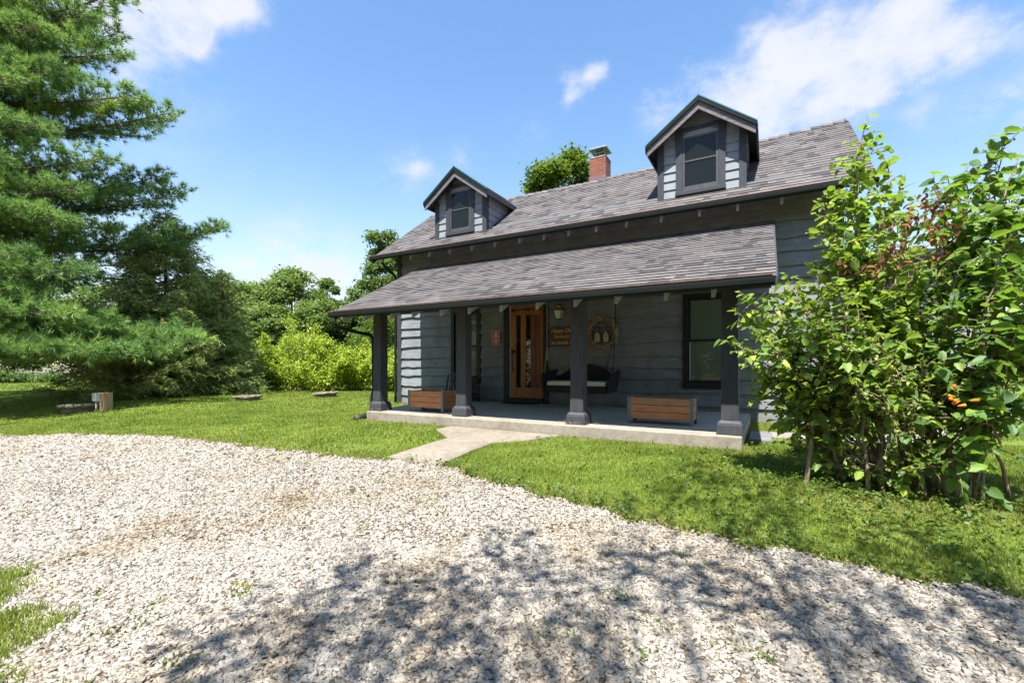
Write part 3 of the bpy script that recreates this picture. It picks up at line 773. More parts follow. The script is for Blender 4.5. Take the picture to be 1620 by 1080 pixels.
# underside, back slope and the rake edges of the main roof
deck = MB()
for a, b in zip(RX[:-1], RX[1:]):
    ya, yb = ridge_y(a), ridge_y(b)
    deck.add([(a, 8.74, main_z(8.74) - .015), (b, 8.74, main_z(8.74) - .015), (b, yb, main_z(yb) - .015), (a, ya, main_z(ya) - .015),
              (a, 8.74, main_z(8.74) - .05), (b, 8.74, main_z(8.74) - .05), (b, yb, main_z(yb) - .05), (a, ya, main_z(ya) - .05),
              (a, 14.6, 3.75), (b, 14.6, 3.75), (a, 14.6, 3.71), (b, 14.6, 3.71)],
             [(0, 1, 2, 3), (4, 7, 6, 5), (0, 4, 5, 1), (3, 2, 9, 8), (7, 10, 11, 6)])
deck.build("roof_deck", M['trim'], mr)
for x in (-9.2, 1.44):
    yr = ridge_y(x); rk = MB()
    rk.prism([(8.74, main_z(8.74) - .16), (8.74, main_z(8.74) - .006), (yr, main_z(yr) - .006), (14.6, 3.76), (14.6, 3.62), (yr, main_z(yr) - .17)], x - .01, x + .02, 'x')
    rk.build("rake_board", M['trim'], house, bevel=.004)
cap = MB(); rng = np.random.default_rng(8); x = -9.2; cuv = []
while x < 1.44:
    x2 = min(x + .2, 1.46); ya, yb = ridge_y(x), ridge_y(x2); za, zb = main_z(ya), main_z(yb); q = .03 + rng.uniform(0, .012); o_ = len(cap.v)
    cap.add([(x, ya - .13, za - .096 + q), (x2, yb - .13, zb - .096 + q * .4), (x2, yb, zb + q * .6), (x, ya, za + q + .01), (x, ya + .13, za - .07 + q), (x2, yb + .13, zb - .07 + q * .4)], [(0, 1, 2, 3), (3, 2, 5, 4)])
    cuv += [(x, 300 + int(x * 5))] * 6
    x = x2
cap.build("ridge_cap", M['shingle'], mr, uvs=cuv)


def gutter(name, x0, x1, yf, zt, parent, label):
    """K-style trough: face, lip and back, its outside towards -y"""
    prof = [(yf + .10, zt - .005), (yf + .10, zt - .088), (yf + .035, zt - .092), (yf + .005, zt - .07), (yf, zt - .03), (yf, zt), (yf + .012, zt), (yf + .012, zt - .03), (yf + .02, zt - .07), (yf + .04, zt - .082), (yf + .09, zt - .08), (yf + .09, zt - .005)]
    m = MB().prism(prof, x0, x1, 'x')
    o = m.build(name, M['gutter'], parent); o['label'] = label
    d = MB().box(x0 + .02, x1 - .02, yf + .005, yf + .13, zt + .014, zt + .026)
    d.build("drip_edge", M['drip'], o)
    return o


gm = gutter("gutter", -9.22, 1.45, 8.64, 3.895, house, "long dark gutter under the main roof")
gp = gutter("gutter", -7.12, .06, 5.66, 2.005, house, "long dark gutter along the porch roof")

# porch roof, its left end splayed
pl = lambda y: -7.10 - (y - 5.75) * .268
pr_ = courses("porch_roof", 5.74, .4486, porch_z, pl, lambda y: .07, lambda x: 9.28, .15, house, seed=4)
pd = MB()
pd.add([(pl(5.78) + .01, 5.78, porch_z(5.78) - .01), (.06, 5.78, porch_z(5.78) - .01), (.06, 9.26, porch_z(9.26) - .01), (pl(9.26) + .01, 9.26, porch_z(9.26) - .01),
        (pl(5.78) + .01, 5.78, porch_z(5.78) - .045), (.06, 5.78, porch_z(5.78) - .045), (.06, 9.26, porch_z(9.26) - .045), (pl(9.26) + .01, 9.26, porch_z(9.26) - .045)],
       [(0, 1, 2, 3), (4, 7, 6, 5), (0, 4, 5, 1), (1, 5, 6, 2), (2, 6, 7, 3), (3, 7, 4, 0)])
pd.build("roof_deck", M['paint_plain'], pr_)
rb = MB()
rb.add([(pl(5.78), 5.78, porch_z(5.78) - .005), (pl(5.78), 5.78, porch_z(5.78) - .15), (pl(9.25), 9.25, porch_z(9.25) - .15), (pl(9.25), 9.25, porch_z(9.25) - .005),
        (pl(5.78) + .03, 5.78, porch_z(5.78) - .005), (pl(5.78) + .03, 5.78, porch_z(5.78) - .15), (pl(9.25) + .03, 9.25, porch_z(9.25) - .15), (pl(9.25) + .03, 9.25, porch_z(9.25) - .005)],
       [(0, 1, 2, 3), (7, 6, 5, 4), (0, 4, 5, 1), (1, 5, 6, 2), (2, 6, 7, 3), (3, 7, 4, 0)])
rb.build("rake_board", M['trim'], pr_); rb = MB()
rb.prism([(5.78, porch_z(5.78) - .15), (5.78, porch_z(5.78) - .004), (9.25, porch_z(9.25) - .004), (9.25, porch_z(9.25) - .15)], .065, .09, 'x')
rb.build("rake_board", M['post'], pr_)

# rafter tails
for x in [-8.55, -7.95, -7.34, -6.71, -6.06, -5.43, -4.79, -4.2, -3.63, -3.03, -2.42, -1.76, -1.09, -.47, .19, .78]:
    MB().prism([(8.82, 3.715), (8.82, main_z(8.82) - .052), (9.28, main_z(9.28) - .052), (9.28, main_z(9.28) - .20), (9.0, main_z(9.0) - .20)], x - .022, x + .022, 'x').build("rafter_tail", M['tail'], house, bevel=.003)
for x in [-6.88, -6.33, -5.69, -5.2, -4.61, -4.06, -3.48, -2.88, -2.3, -1.73, -1.11, -.57]:
    MB().prism([(5.83, 1.83), (5.83, porch_z(5.83) - .047), (9.25, porch_z(9.25) - .047), (9.25, porch_z(9.25) - .19), (6.0, porch_z(6.0) - .19)], x - .022, x + .022, 'x').build("rafter_tail", M['tail'], house, bevel=.003)

# slab
sb = MB(); sl = [(-6.61, 6.13), (-.28, 6.13), (-.28, 9.22), (-7.25, 9.22)]
sb.add([(x, y, .166) for x, y in sl] + [(x, y, -.12) for x, y in sl], [(0, 1, 2, 3), (7, 6, 5, 4), (0, 4, 5, 1), (1, 5, 6, 2), (2, 6, 7, 3), (3, 7, 4, 0)])
slab = sb.build("porch_floor", M['concrete'], house, bevel=.012)
fp = MB(); fp.add([(-6.66, 6.50, .170), (-.30, 6.50, .170), (-.30, 9.215, .170), (-7.24, 9.215, .170)], [(0, 1, 2, 3)])  # shaded part of the slab coloured apart, from the eave's shadow edge inward
fp.build("shaded_floor", M['floor_shaded'], slab)
MB().box(-6.62, .03, 6.34, 6.46, 1.985, 2.20).build("porch_beam", M['trim'], house, bevel=.005)

# posts with flared lower wraps and block bases
for x in (-6.52, -4.555, -2.465, -.425):
    pm = MB().frustum(x, 6.40, .34, .1, .1, 2.02, .096, .096)
    po = pm.build("post", M['post'], house, bevel=.014)
    bs = MB().frustum(x, 6.40, .166, .152, .152, .30, .146, .146); bs.frustum(x, 6.40, .30, .146, .146, .345, .112, .112)
    bs.build("base", M['post'], po, bevel=.012)
    kn = MB()
    for sx in (-1, 1):
        kn.add([(x + sx * .099, 6.299, .345), (x + sx * .107, 6.36, .345), (x + sx * .05, 6.295, .345), (x + sx * .099, 6.301, .60)], [(0, 1, 3), (0, 3, 2), (0, 2, 1), (1, 2, 3)])
    kn.build("corner_wrap", M['post'], po)


# windows and door of the front wall
def window(op, parent, label, glass, cas=.10, mid=True, y=YW, proud=.055, frame_mat='black', sashm='black'):
    x0, x1, z0, z1 = op
    f = MB(); yo = y - proud
    f.box(x0 - cas, x0, yo, y + .03, z0 - .02, z1 + cas); f.box(x1, x1 + cas, yo, y + .03, z0 - .02, z1 + cas)
    f.box(x0, x1, yo + .002, y + .03, z1, z1 + cas - .003)
    f.box(x0 - cas, x1 + cas, yo - .03, y + .03, z0 - .11, z0 - .023)
    fo = f.build("window", M[frame_mat], parent, bevel=.005); fo['label'] = label
    s = MB(); w_ = .035; zm = z0 + (z1 - z0) * .5; ys = y - .018
    s.box(x0, x0 + w_, ys, y + .02, z0, z1); s.box(x1 - w_, x1, ys, y + .02, z0, z1)
    s.box(x0 + w_, x1 - w_, ys, y + .02, z0 - .02, z0 + .05); s.box(x0 + w_, x1 - w_, ys + .002, y + .02, z1 - .045, z1)
    if mid: s.box(x0 + w_, x1 - w_, ys - .008, y + .018, zm - .02, zm + .02)
    s.build("sash", M[sashm], fo, bevel=.003)
    MB().box(x0 + .03, x1 - .03, y - .004, y + .003, z0 + .03, zm - .003).build("pane", M[glass], fo)
    MB().box(x0 + .03, x1 - .03, y - .008, y + .003, zm + .003, z1 - .03).build("pane", M[glass], fo)
    return fo


wr = window(WINR, house, "tall black framed window with a drawn blind right of the swing", 'glass_blind')
MB().box(-1.318, -1.306, 9.262, 9.277, .74, 1.47).build("track", M['white_strip'], wr)
window(WINL, house, "tall black framed window with a drawn blind behind a post", 'glass_blind')

fd = MB(); x0, x1, z0, z1 = DOOR
fd.box(x0 - .17, x0 - .02, 9.235, 9.33, .168, z1 + .10); fd.box(x1 + .02, x1 + .13, 9.235, 9.33, .168, z1 + .10); fd.box(x0 - .02, x1 + .02, 9.237, 9.33, z1 + .02, z1 + .097); fd.box(x0 - .02, x1 + .02, 9.20, 9.33, .168, z0 - .005)
dm = MB(); yd = 9.262
gl = [(x0 + .155, x0 + .275), (x0 + .41, x0 + .525)]; zg0, zg1 = .52, 2.19
dm.box(x0 + .014, x0 + .155, yd, 9.31, z0, z1); dm.box(x0 + .275, x0 + .41, yd + .002, 9.31, zg0, zg1)
dm.box(x0 + .155, x1 - .003, yd + .004, 9.31, zg1, z1); dm.box(x0 + .155, x1 - .003, yd + .004, 9.31, z0, zg0)
door = dm.build("front_door", M['doorwood'], house, bevel=.004); door['label'] = "warm stained plank door with two tall glass slits"
pk = MB(); q = (x1 - .05 - (x0 + .525)) / 2
for i in range(2): pk.box(x0 + .525 + i * q + .003, x0 + .525 + (i + 1) * q - .003, yd + .006, 9.31, zg0, zg1)
pk.build("plank", M['doorwood_dark'], door, bevel=.004)
MB().box(x1 - .05, x1 - .003, yd + .001, 9.31, zg0, zg1).build("stile", M['doorwood'], door, bevel=.004)
for a, b in gl: MB().box(a, b, yd + .02, yd + .03, zg0, zg1).build("glass", M['glass_dark'], door)
fd.build("door_frame", M['black'], house, bevel=.005)
MB().box(x0 - .005, x0 + .011, 9.25, 9.30, z0, z1 + .015).box(x0 + .011, x1, 9.252, 9.30, z1 + .003, z1 + .015).build("weather_strip", M['white_strip'], door)
hg = MB().tube([(x0 + .06, yd - .008, 2.30), (x1 - .06, yd - .008, 2.315)], .012, 6)
for cx in (x0 + .09, x0 + .46, x1 - .10):
    for sx in (-1, 1):
        hg.tube([(cx + .05 * sx * math.cos(t) , yd - .008, 2.307 + .03 * math.sin(t) ) for t in np.linspace(0, 4.5, 9)], .008, 5)
hg.build("hinge", M['iron'], door)
hd = MB().box(x0 + .03, x0 + .115, yd - .012, yd - .001, 1.30, 1.40); hd.tube([(x0 + .075, yd - .012, 1.38), (x0 + .08, yd - .06, 1.33), (x0 + .085, yd - .06, .98), (x0 + .085, yd - .012, .90)], .013, 6); hd.tube([(x0 + .05, yd - .02, 1.36), (x0 + .15, yd - .05, 1.365)], .012, 6)
hd.build("handle", M['iron'], door)
MB().lathe((0, 0, 0), [(.001, 0), (.02, .004), (.022, .02), (.012, .03), (.001, .032)], 12)
kb = MB(); kb.tube([(x0 + .065, yd + .002, 1.52), (x0 + .065, yd - .03, 1.52)], [.028, .02], 12); kb.build("lock", M['brass'], door, smooth=False)


# downspouts
def downspout(pts, label):
    m = MB().tube(pts, .036, 8); o = m.build("downspout", M['gutter'], house, smooth=True); o['label'] = label; return o


downspout([(-8.78, 8.69, 3.79), (-8.78, 8.69, 3.70), (-8.79, 8.78, 3.62), (-8.81, 9.08, 3.50), (-8.825, 9.20, 3.42), (-8.83, 9.22, 3.30), (-8.83, 9.22, .3), (-8.83, 9.22, -.02)], "dark downspout at the left wall corner")
downspout([(-6.98, 5.71, 1.90), (-6.98, 5.71, 1.80), (-6.96, 5.78, 1.74), (-6.82, 6.10, 1.66), (-6.70, 6.30, 1.62), (-6.665, 6.36, 1.54), (-6.665, 6.37, .55), (-6.70, 6.36, .45), (-6.70, 6.33, .12), (-6.73, 6.28, .05)], "dark downspout on the leftmost porch post")
MB().tube([(-6.70, 6.30, .05), (-6.74, 6.12, .04), (-6.76, 5.98, .02)], .05, 10).build("drain_elbow", M['plastic_black'], house, smooth=True)

# chimney
ch = MB(); chu = []
cx0, cx1, cy0, cy1, cz0, cz1 = -4.06, -3.63, 11.32, 11.74, 5.55, 6.40
for (a, b) in (((cx0, cy0), (cx1, cy0)), ((cx1, cy0), (cx1, cy1)), ((cx1, cy1), (cx0, cy1)), ((cx0, cy1), (cx0, cy0))):
    o_ = len(ch.v); ch.v += [(a[0], a[1], cz0), (b[0], b[1], cz0), (b[0], b[1], cz1), (a[0], a[1], cz1)]; ch.f.append((o_, o_ + 1, o_ + 2, o_ + 3))
    u0 = 0 if a[1] == b[1] else .1
    chu += [(u0, 0), (u0 + .43, 0), (u0 + .43, .85), (u0, .85)]
o_ = len(ch.v); ch.v += [(cx0, cy0, cz1), (cx1, cy0, cz1), (cx1, cy1, cz1), (cx0, cy1, cz1)]; ch.f.append((o_, o_ + 1, o_ + 2, o_ + 3)); chu += [(0, 0)] * 4
chim = ch.build("chimney", M['brick'], house, uvs=chu)
MB().frustum(-3.845, 11.53, 6.401, .225, .22, 6.44, .15, .15).build("mortar_crown", M['mortar'], chim)
MB().frustum(-3.845, 11.50, 5.60, .245, .26, 5.90, .222, .222).build("flashing", M['flash'], chim)
cp = MB().tube([(-3.84, 11.53, 6.42), (-3.84, 11.53, 6.53)], .085, 12)
cp.box(-3.97, -3.71, 11.40, 11.66, 6.53, 6.55)
for sx in (-1, 1):
    for sy in (-1, 1): cp.tube([(-3.84 + sx * .10, 11.53 + sy * .10, 6.54), (-3.84 + sx * .17, 11.53 + sy * .17, 6.62)], .008, 5)
cp.frustum(-3.84, 11.53, 6.615, .24, .24, 6.68, .20, .20); cp.frustum(-3.84, 11.53, 6.681, .20, .20, 6.735, .02, .02)
cp.build("cap", M['galv'], chim)


# dormers
def dormer(xc, zr, ze, label, gx, gz, cz):
    """gabled dormer: xc centre, zr ridge height, ze eave height; gx glass span, gz glass heights, cz casing foot"""
    hw = .77; yf = 9.24; sl = (zr - ze) / .92
    roofz = lambda x: zr - sl * abs(x - xc)
    b = MB()
    b.prism([(xc - hw + .02, 4.0), (xc + hw - .02, 4.0), (xc + hw - .02, roofz(xc + hw) - .06), (xc, zr - .06), (xc - hw + .02, roofz(xc - hw) - .06)], yf, yf + .08, 'y')
    for sx in (-1, 1):
        xa = xc + sx * hw; ytop = 8.8 + (roofz(xa) - 3.93) / .74
        b.prism([(yf + .08, main_z(yf) - .2), (yf + .08, roofz(xa) - .06), (ytop + .1, roofz(xa) - .06), (ytop + .1, roofz(xa) - .2)], xa - .03 * (sx > 0) - .0, xa + .03 * (sx < 0), 'x')
    d = b.build("dormer", M['paint'], house); d['label'] = label
    # lapped boards on the cheeks
    for sx in (-1, 1):
        sm = MB(); xa = xc + sx * hw; z = main_z(yf) - .06; top = roofz(xa) - .05; sq = .17
        while z < top:
            zt = min(z + sq, top); yb0 = 8.8 + (z - 3.93) / .74; yb1 = 8.8 + (zt - 3.93) / .74
            sm.add([(xa + sx * .022, yf + .06, z), (xa + sx * .022, max(yf + .06, yb0 + .05), z), (xa + sx * .004, max(yf + .06, yb1 + .05), zt), (xa + sx * .004, yf + .06, zt), (xa, yf + .06, z), (xa, max(yf + .06, yb0 + .05), z)], [(0, 1, 2, 3), (4, 5, 1, 0)])
            z = zt
        sm.build("cheek_siding", M['paint_plain'], d)
    ops = [(gx[0] - .13, gx[1] + .13, 4.0, gz[1] + .1)]
    siding("front_siding", xc - hw + .10, xc + hw - .10, 4.1, zr - .1, yf, ops, M['paint_plain'], d, seed=int(abs(xc) * 10), amp=.002, hmin=.165, hmax=.18, t=.024, top=lambda x: roofz(x) - .075)
    for sx in (-1, 1):
        ct = MB(); xa = xc + sx * (hw - .05)
        ct.box(xa - .06, xa + .06, yf - .04, yf + .10, main_z(yf) - .15, roofz(xc + hw) - .07)
        ct.build("corner_board", M['trim'], d, bevel=.004)
    # window: casing, chamfered head panel, sash and panes
    cs = MB(); c0, c1 = gx[0] - .14, gx[1] + .14
    cs.box(c0, gx[0] - .02, yf - .05, yf + .01, cz, gz[1] + .12); cs.box(gx[1] + .02, c1, yf - .05, yf + .01, cz, gz[1] + .12)
    cs.box(c0 - .01, c1 + .01, yf - .065, yf + .01, cz - .075, cz - .003)
    cs.box(c0, c1, yf - .046, yf + .01, gz[1] + .123, gz[1] + .20)
    cw = cs.build("window", M['trim'], d, bevel=.004)
    ph = MB(); ph.prism([(gx[0] - .018, gz[1] + .02), (gx[1] + .018, gz[1] + .02), (gx[1] + .018, gz[1] + .04), (gx[1] - .12, gz[1] + .118), (gx[0] + .12, gz[1] + .118), (gx[0] - .018, gz[1] + .04)], yf - .03, yf + .01, 'y')
    ph.build("head_panel", M['paint_plain'], d)
    s = MB(); zm = (gz[0] + gz[1]) / 2 + .02
    s.box(gx[0] - .018, gx[0] + .02, yf - .035, yf, cz, gz[1] + .018); s.box(gx[1] - .02, gx[1] + .018, yf - .035, yf, cz, gz[1] + .018)
    s.box(gx[0] + .02, gx[1] - .02, yf - .033, yf, cz, gz[0]); s.box(gx[0] + .02, gx[1] - .02, yf - .033, yf, gz[1] - .02, gz[1] + .018); s.box(gx[0] + .02, gx[1] - .02, yf - .028, yf, zm - .014, zm + .014)
    s.build("sash", M['screen_frame'], d, bevel=.002)
    MB().box(gx[0], gx[1], yf - .016, yf - .006, gz[0] - .02, zm - .003).build("pane", M['glass_dormer'], d)
    MB().box(gx[0], gx[1], yf - .020, yf - .008, zm + .003, gz[1]).build("pane", M['glass_dormer'], d)
    # roof: two shingled slopes running back into the main roof
    rf = MB(); ru = []; yo = 8.96
    for sx in (-1, 1):
        n = 9
        for i in range(n):
            xa = xc + sx * .95 * (1 - i / n); xb_ = xc + sx * .95 * (1 - (i + 1) / n)
            za, zb = roofz(xa), roofz(xb_); t = .014
            ya2 = 8.8 + (za - 3.93) / .74 + .08; yb2 = 8.8 + (zb - 3.93) / .74 + .08
            o_ = len(rf.v)
            rf.v += [(xa, yo, za + t), (xa, ya2, za + t), (xb_, yb2, zb + .002), (xb_, yo, zb + .002), (xa, yo, za - .004), (xa, ya2, za - .004)]
            rf.f += [(o_, o_ + 1, o_ + 2, o_ + 3), (o_ + 4, o_ + 5, o_ + 1, o_)]
            ru += [(yo, 500 + i + .05 + 40 * sx), (ya2, 500 + i + .05 + 40 * sx), (yb2, 500 + i + .95 + 40 * sx), (yo, 500 + i + .95 + 40 * sx), (yo, 500 + i + .02 + 40 * sx), (ya2, 500 + i + .02 + 40 * sx)]
    yr2 = 8.8 + (zr - 3.93) / .74 + .1
    for sx in (-1, 1):
        o_ = len(rf.v); rf.v += [(xc, yo - .01, zr + .03), (xc, yr2, zr + .03), (xc + sx * .14, yr2, zr - .14 * sl + .026), (xc + sx * .14, yo - .01, zr - .14 * sl + .026)]; rf.f.append((o_, o_ + 1, o_ + 2, o_ + 3)); ru += [(0, 700.5), (1, 700.5), (1, 700.6), (0, 700.6)]
    rf.build("dormer_roof", M['shingle'], d, uvs=ru)
    sf = MB()
    for sx in (-1, 1):
        xe = xc + sx * .95; ye2 = 8.8 + (roofz(xe) - 3.93) / .74 + .06; yr3 = 8.8 + (zr - 3.93) / .74 + .06
        sf.add([(xc, yo + .01, zr - .012), (xe, yo + .01, roofz(xe) - .012), (xe, ye2, roofz(xe) - .012), (xc, yr3, zr - .012), (xc, yo + .01, zr - .05), (xe, yo + .01, roofz(xe) - .05), (xe, ye2, roofz(xe) - .05), (xc, yr3, zr - .05)],
               [(0, 1, 2, 3), (4, 7, 6, 5), (1, 5, 6, 2)])
        # eave fascia along the side
        sf.bar((xe, yo + .02, roofz(xe) - .06), (xe, ye2 - .02, roofz(xe) - .06), .03, .11)
    sf.build("soffit", M['trim'], d)
    for sx in (-1, 1):
        rk_ = MB(); xe = xc + sx * .96
        rk_.add([(xc, yo - .015, zr + .006), (xe, yo - .015, roofz(xe) + .006), (xe, yo - .015, roofz(xe) - .06), (xc, yo - .015, zr - .07), (xc, yo + .012, zr + .006), (xe, yo + .012, roofz(xe) + .006), (xe, yo + .012, roofz(xe) - .06), (xc, yo + .012, zr - .07)],
                [(0, 1, 2, 3), (7, 6, 5, 4), (0, 4, 5, 1), (1, 5, 6, 2), (2, 6, 7, 3)])
        rk_.build("rake_trim", M['gutter'], d)
    for sx in (-1, 1):
        te = MB(); xe = xc + sx * .955
        te.add([(xc, yo - .02, zr + .038), (xe, yo - .02, roofz(xe) + .03), (xe, yo + .03, roofz(xe) + .034), (xc, yo + .03, zr + .042), (xc, yo - .02, zr + .014), (xe, yo - .02, roofz(xe) + .008), (xe, yo + .03, roofz(xe) + .018), (xc, yo + .03, zr + .018)], [(0, 1, 2, 3), (4, 7, 6, 5), (0, 4, 5, 1), (1, 5, 6, 2), (2, 6, 7, 3)])  # thin teal strip along the front edge of each slope
        te.build("teal_edge", M['teal'], d)
    for sx in (-1, 1):
        rk2 = MB(); xe = xc + sx * .93
        rk2.add([(xc, yo + .02, zr - .065), (xe, yo + .02, roofz(xe) - .065), (xe, yo + .02, roofz(xe) - .20), (xc, yo + .02, zr - .215), (xc, yo + .05, zr - .065), (xe, yo + .05, roofz(xe) - .065), (xe, yo + .05, roofz(xe) - .20), (xc, yo + .05, zr - .215)],
                [(0, 1, 2, 3), (7, 6, 5, 4), (0, 4, 5, 1), (1, 5, 6, 2), (2, 6, 7, 3)])
        rk2.build("rake_board", M['rake'], d)
    return d


dormer(-6.675, 5.845, 5.16, "gabled dormer above the porch's left half", (-6.96, -6.39), (4.44, 5.33), 4.36)
dormer(-1.125, 5.965, 5.28, "gabled dormer above the porch's right half", (-1.42, -.83), (4.44, 5.36), 4.36)

# ------------------------------------------------------------------ things on the porch
def planter(x0, x1, y0, y1, label, mats):
    r = thing("planter_box", ((x0 + x1) / 2, (y0 + y1) / 2, .17), label, "planter", "planter boxes on the porch")
    zb, zt = .245, .555; h = (zt - zb) / 3; t = .022
    for i in range(3):
        for side, bx in (('f', (x0 + .03, x1 - .03, y0 + .006, y0 + .006 + t)), ('b', (x0 + .03, x1 - .03, y1 - .006 - t, y1 - .006)), ('l', (x0 + .006, x0 + .006 + t, y0 + .03, y1 - .03)), ('r', (x1 - .006 - t, x1 - .006, y0 + .03, y1 - .03))):
            MB().box(*bx, zb + i * h + .003, zb + (i + 1) * h - .003).build("board", M[mats[i]], r, bevel=.003)
    for sx, xa in ((1, x0), (-1, x1)):
        for sy, ya in ((1, y0), (-1, y1)):
            lg = MB()
            lg.box(min(xa, xa + sx * .05), max(xa, xa + sx * .05), min(ya, ya + sy * .006), max(ya, ya + sy * .006), .171, zt + .012)
            lg.box(min(xa, xa + sx * .006), max(xa, xa + sx * .006), min(ya + sy * .006, ya + sy * .05), max(ya + sy * .006, ya + sy * .05), .171, zt + .012)
            lg.build("leg", M['steel'], r)
    MB().box(x0 + .034, x1 - .034, y0 + .034, y1 - .034, zb + .01, zt - .09).build("soil", M['soilpot'], r)
    return r


planter(-1.85, -.92, 6.82, 7.20, "weathered wooden planter box with steel legs beside the swing", ['cedar', 'cedar', 'cedar_grey'])
planter(-5.97, -5.13, 6.56, 7.00, "bright orange-brown wooden planter box beside the firewood rack", ['cedar', 'cedar', 'cedar'])

# doormat
dmt = MB(); dmt.prism([(-4.92 + .48 * math.cos(a), 9.16 - .40 * math.sin(a)) for a in np.linspace(0, math.pi, 24)], .172, .186, 'z')
tag(dmt.build("doormat", M['mat_'], bevel=.004), "dark half-round fibre doormat in front of the wooden door", "doormat")

# firewood rack, logs and kindling
rk = thing("firewood_rack", (-6.55, 8.92, .17), "black iron firewood rack with arched ends under the left window", "rack")
for x in (-6.48, -6.03):
    fr = MB(); fr.tube([(x, 8.72, .171), (x, 8.72, .62)] + [(x, 8.90 - .18 * math.cos(a), .62 + .16 * math.sin(a)) for a in np.linspace(.3, math.pi - .3, 7)] + [(x, 9.08, .62), (x, 9.08, .171)], .016, 6)
    fr.tube([(x, 8.72, .55), (x, 9.08, .55)], .010, 5); fr.tube([(x, 8.72, .36), (x, 9.08, .36)], .010, 5)
    fr.build("arched_end", M['iron'], rk)
for y in (8.74, 9.06): MB().tube([(-6.48, y, .24), (-6.03, y, .24)], .013, 6).build("rail", M['iron'], rk)
rng = np.random.default_rng(12)
spots = [(8.83, .31, .06), (8.97, .32, .065), (8.90, .43, .06), (8.79, .45, .05), (9.00, .46, .055), (8.88, .555, .05)]
for i, (ly, lz, lr) in enumerate(spots):
    g_ = MB().tube([(-6.56 + rng.uniform(-.08, .05), ly, lz), (-6.3, ly + rng.uniform(-.01, .01), lz), (-6.08 + rng.uniform(-.05, .04), ly, lz)], [lr, lr * 1.02, lr * .96], 9)
    tag(g_.build("firewood_log", M['log']), "bark-covered split log lying in the black iron rack", "log", "logs in the firewood rack")
for i in range(4):
    x = -6.86 + i * .07; g_ = MB().tube([(x, 8.80, .172), (x + rng.uniform(-.08, .05), 8.95, .45), (x + rng.uniform(-.14, -.02), 9.15, .80 + rng.uniform(-.06, .06))], [.025, .03, .02], 6)
    tag(g_.build("kindling_stick", M['log']), "grey stick leaning upright behind the left planter box", "stick", "sticks leaning by the rack")

lt = MB(); rng = np.random.default_rng(41)
for x in (-2.465, -4.555, -6.52):
    for i in range(26 if x > -3 else 8):
        a = rng.uniform(0, 6.28); r = .17 + abs(rng.normal()) * .05; p0 = Vector((x + r * math.cos(a), 6.37 + r * math.sin(a) * .8, .178 + rng.uniform(0, .02)))
        d = Vector((rng.normal(), rng.normal() * .6, abs(rng.normal()) * .5)).normalized(); lt.tube([p0, p0 + d * rng.uniform(.03, .09)], [.003, .0015], 4)
tag(lt.build("dry_twigs", M['vine']), "dry twigs and straw caught round the feet of the porch posts", "litter", kind='stuff')

# swing
swg = thing("porch_swing", (-3.35, 8.6, .17), "black wicker porch swing with a pale cushion hanging on chains", "swing")
wk = MB(); xl_, xr_ = -3.93, -2.66; yf_, yb_ = 8.33, 8.95
wk.box(xl_, xr_, yf_, yf_ + .04, .49, .63); wk.box(xl_, xr_, yf_ + .04, yb_, .56, .62)
wk.build("seat", M['wicker'], swg, bevel=.012)
bk = MB(); prof = [(xl_ - .02, .60)]
for t in np.linspace(0, 1, 25): prof.append((xl_ - .02 + t * (xr_ - xl_ + .04), .80 + .20 * math.sin(math.pi * min(1, max(0, (t - .1) / .8))) ** .7 + .03 * math.sin(math.pi * t)))
prof.append((xr_ + .02, .60))
vs = [(x, yb_ - .03 + .22 * (z - .6), z) for x, z in prof] + [(x, yb_ + .01 + .22 * (z - .6), z) for x, z in prof]; n = len(prof)
bk.add(vs, [tuple(range(n)), tuple(range(2 * n - 1, n - 1, -1))] + [(i, (i + 1) % n, n + (i + 1) % n, n + i) for i in range(n)])
bk.tube([(x, yb_ - .01 + .22 * (z - .6), z) for x, z in prof], .028, 7)
bk.build("backrest", M['wicker'], swg)
for sx, xa in ((-1, xl_), (1, xr_)):
    am = MB(); pts = [(xa + sx * .03, yf_ - .01, .50), (xa + sx * .055, yf_, .66), (xa + sx * .085, yf_ + .03, .80), (xa + sx * .11, yf_ + .16, .86), (xa + sx * .09, yf_ + .4, .88), (xa + sx * .03, yb_ + .06, .92)]
    am.tube(pts, [.03, .032, .036, .038, .036, .03], 8)
    am.add([(xa, yf_ + .01, .50), (xa, yb_, .52), (xa + sx * .05, yb_ + .06, .90), (xa + sx * .09, yf_ + .3, .86), (xa + sx * .07, yf_ + .03, .78), (xa + sx * .025, yf_ + .01, .50), (xa + sx * .025, yb_, .52), (xa + sx * .075, yb_ + .06, .90), (xa + sx * .115, yf_ + .3, .86), (xa + sx * .095, yf_ + .03, .78)],
           [(0, 1, 2, 3, 4), (9, 8, 7, 6, 5), (0, 5, 6, 1), (4, 3, 8, 9)])
    am.build("arm", M['wicker'], swg)
cu = MB().box(xl_ + .02, xr_ - .02, yf_ + .015, yb_ - .06, .625, .715); cu.build("cushion", M['cushion'], swg, bevel=.03)
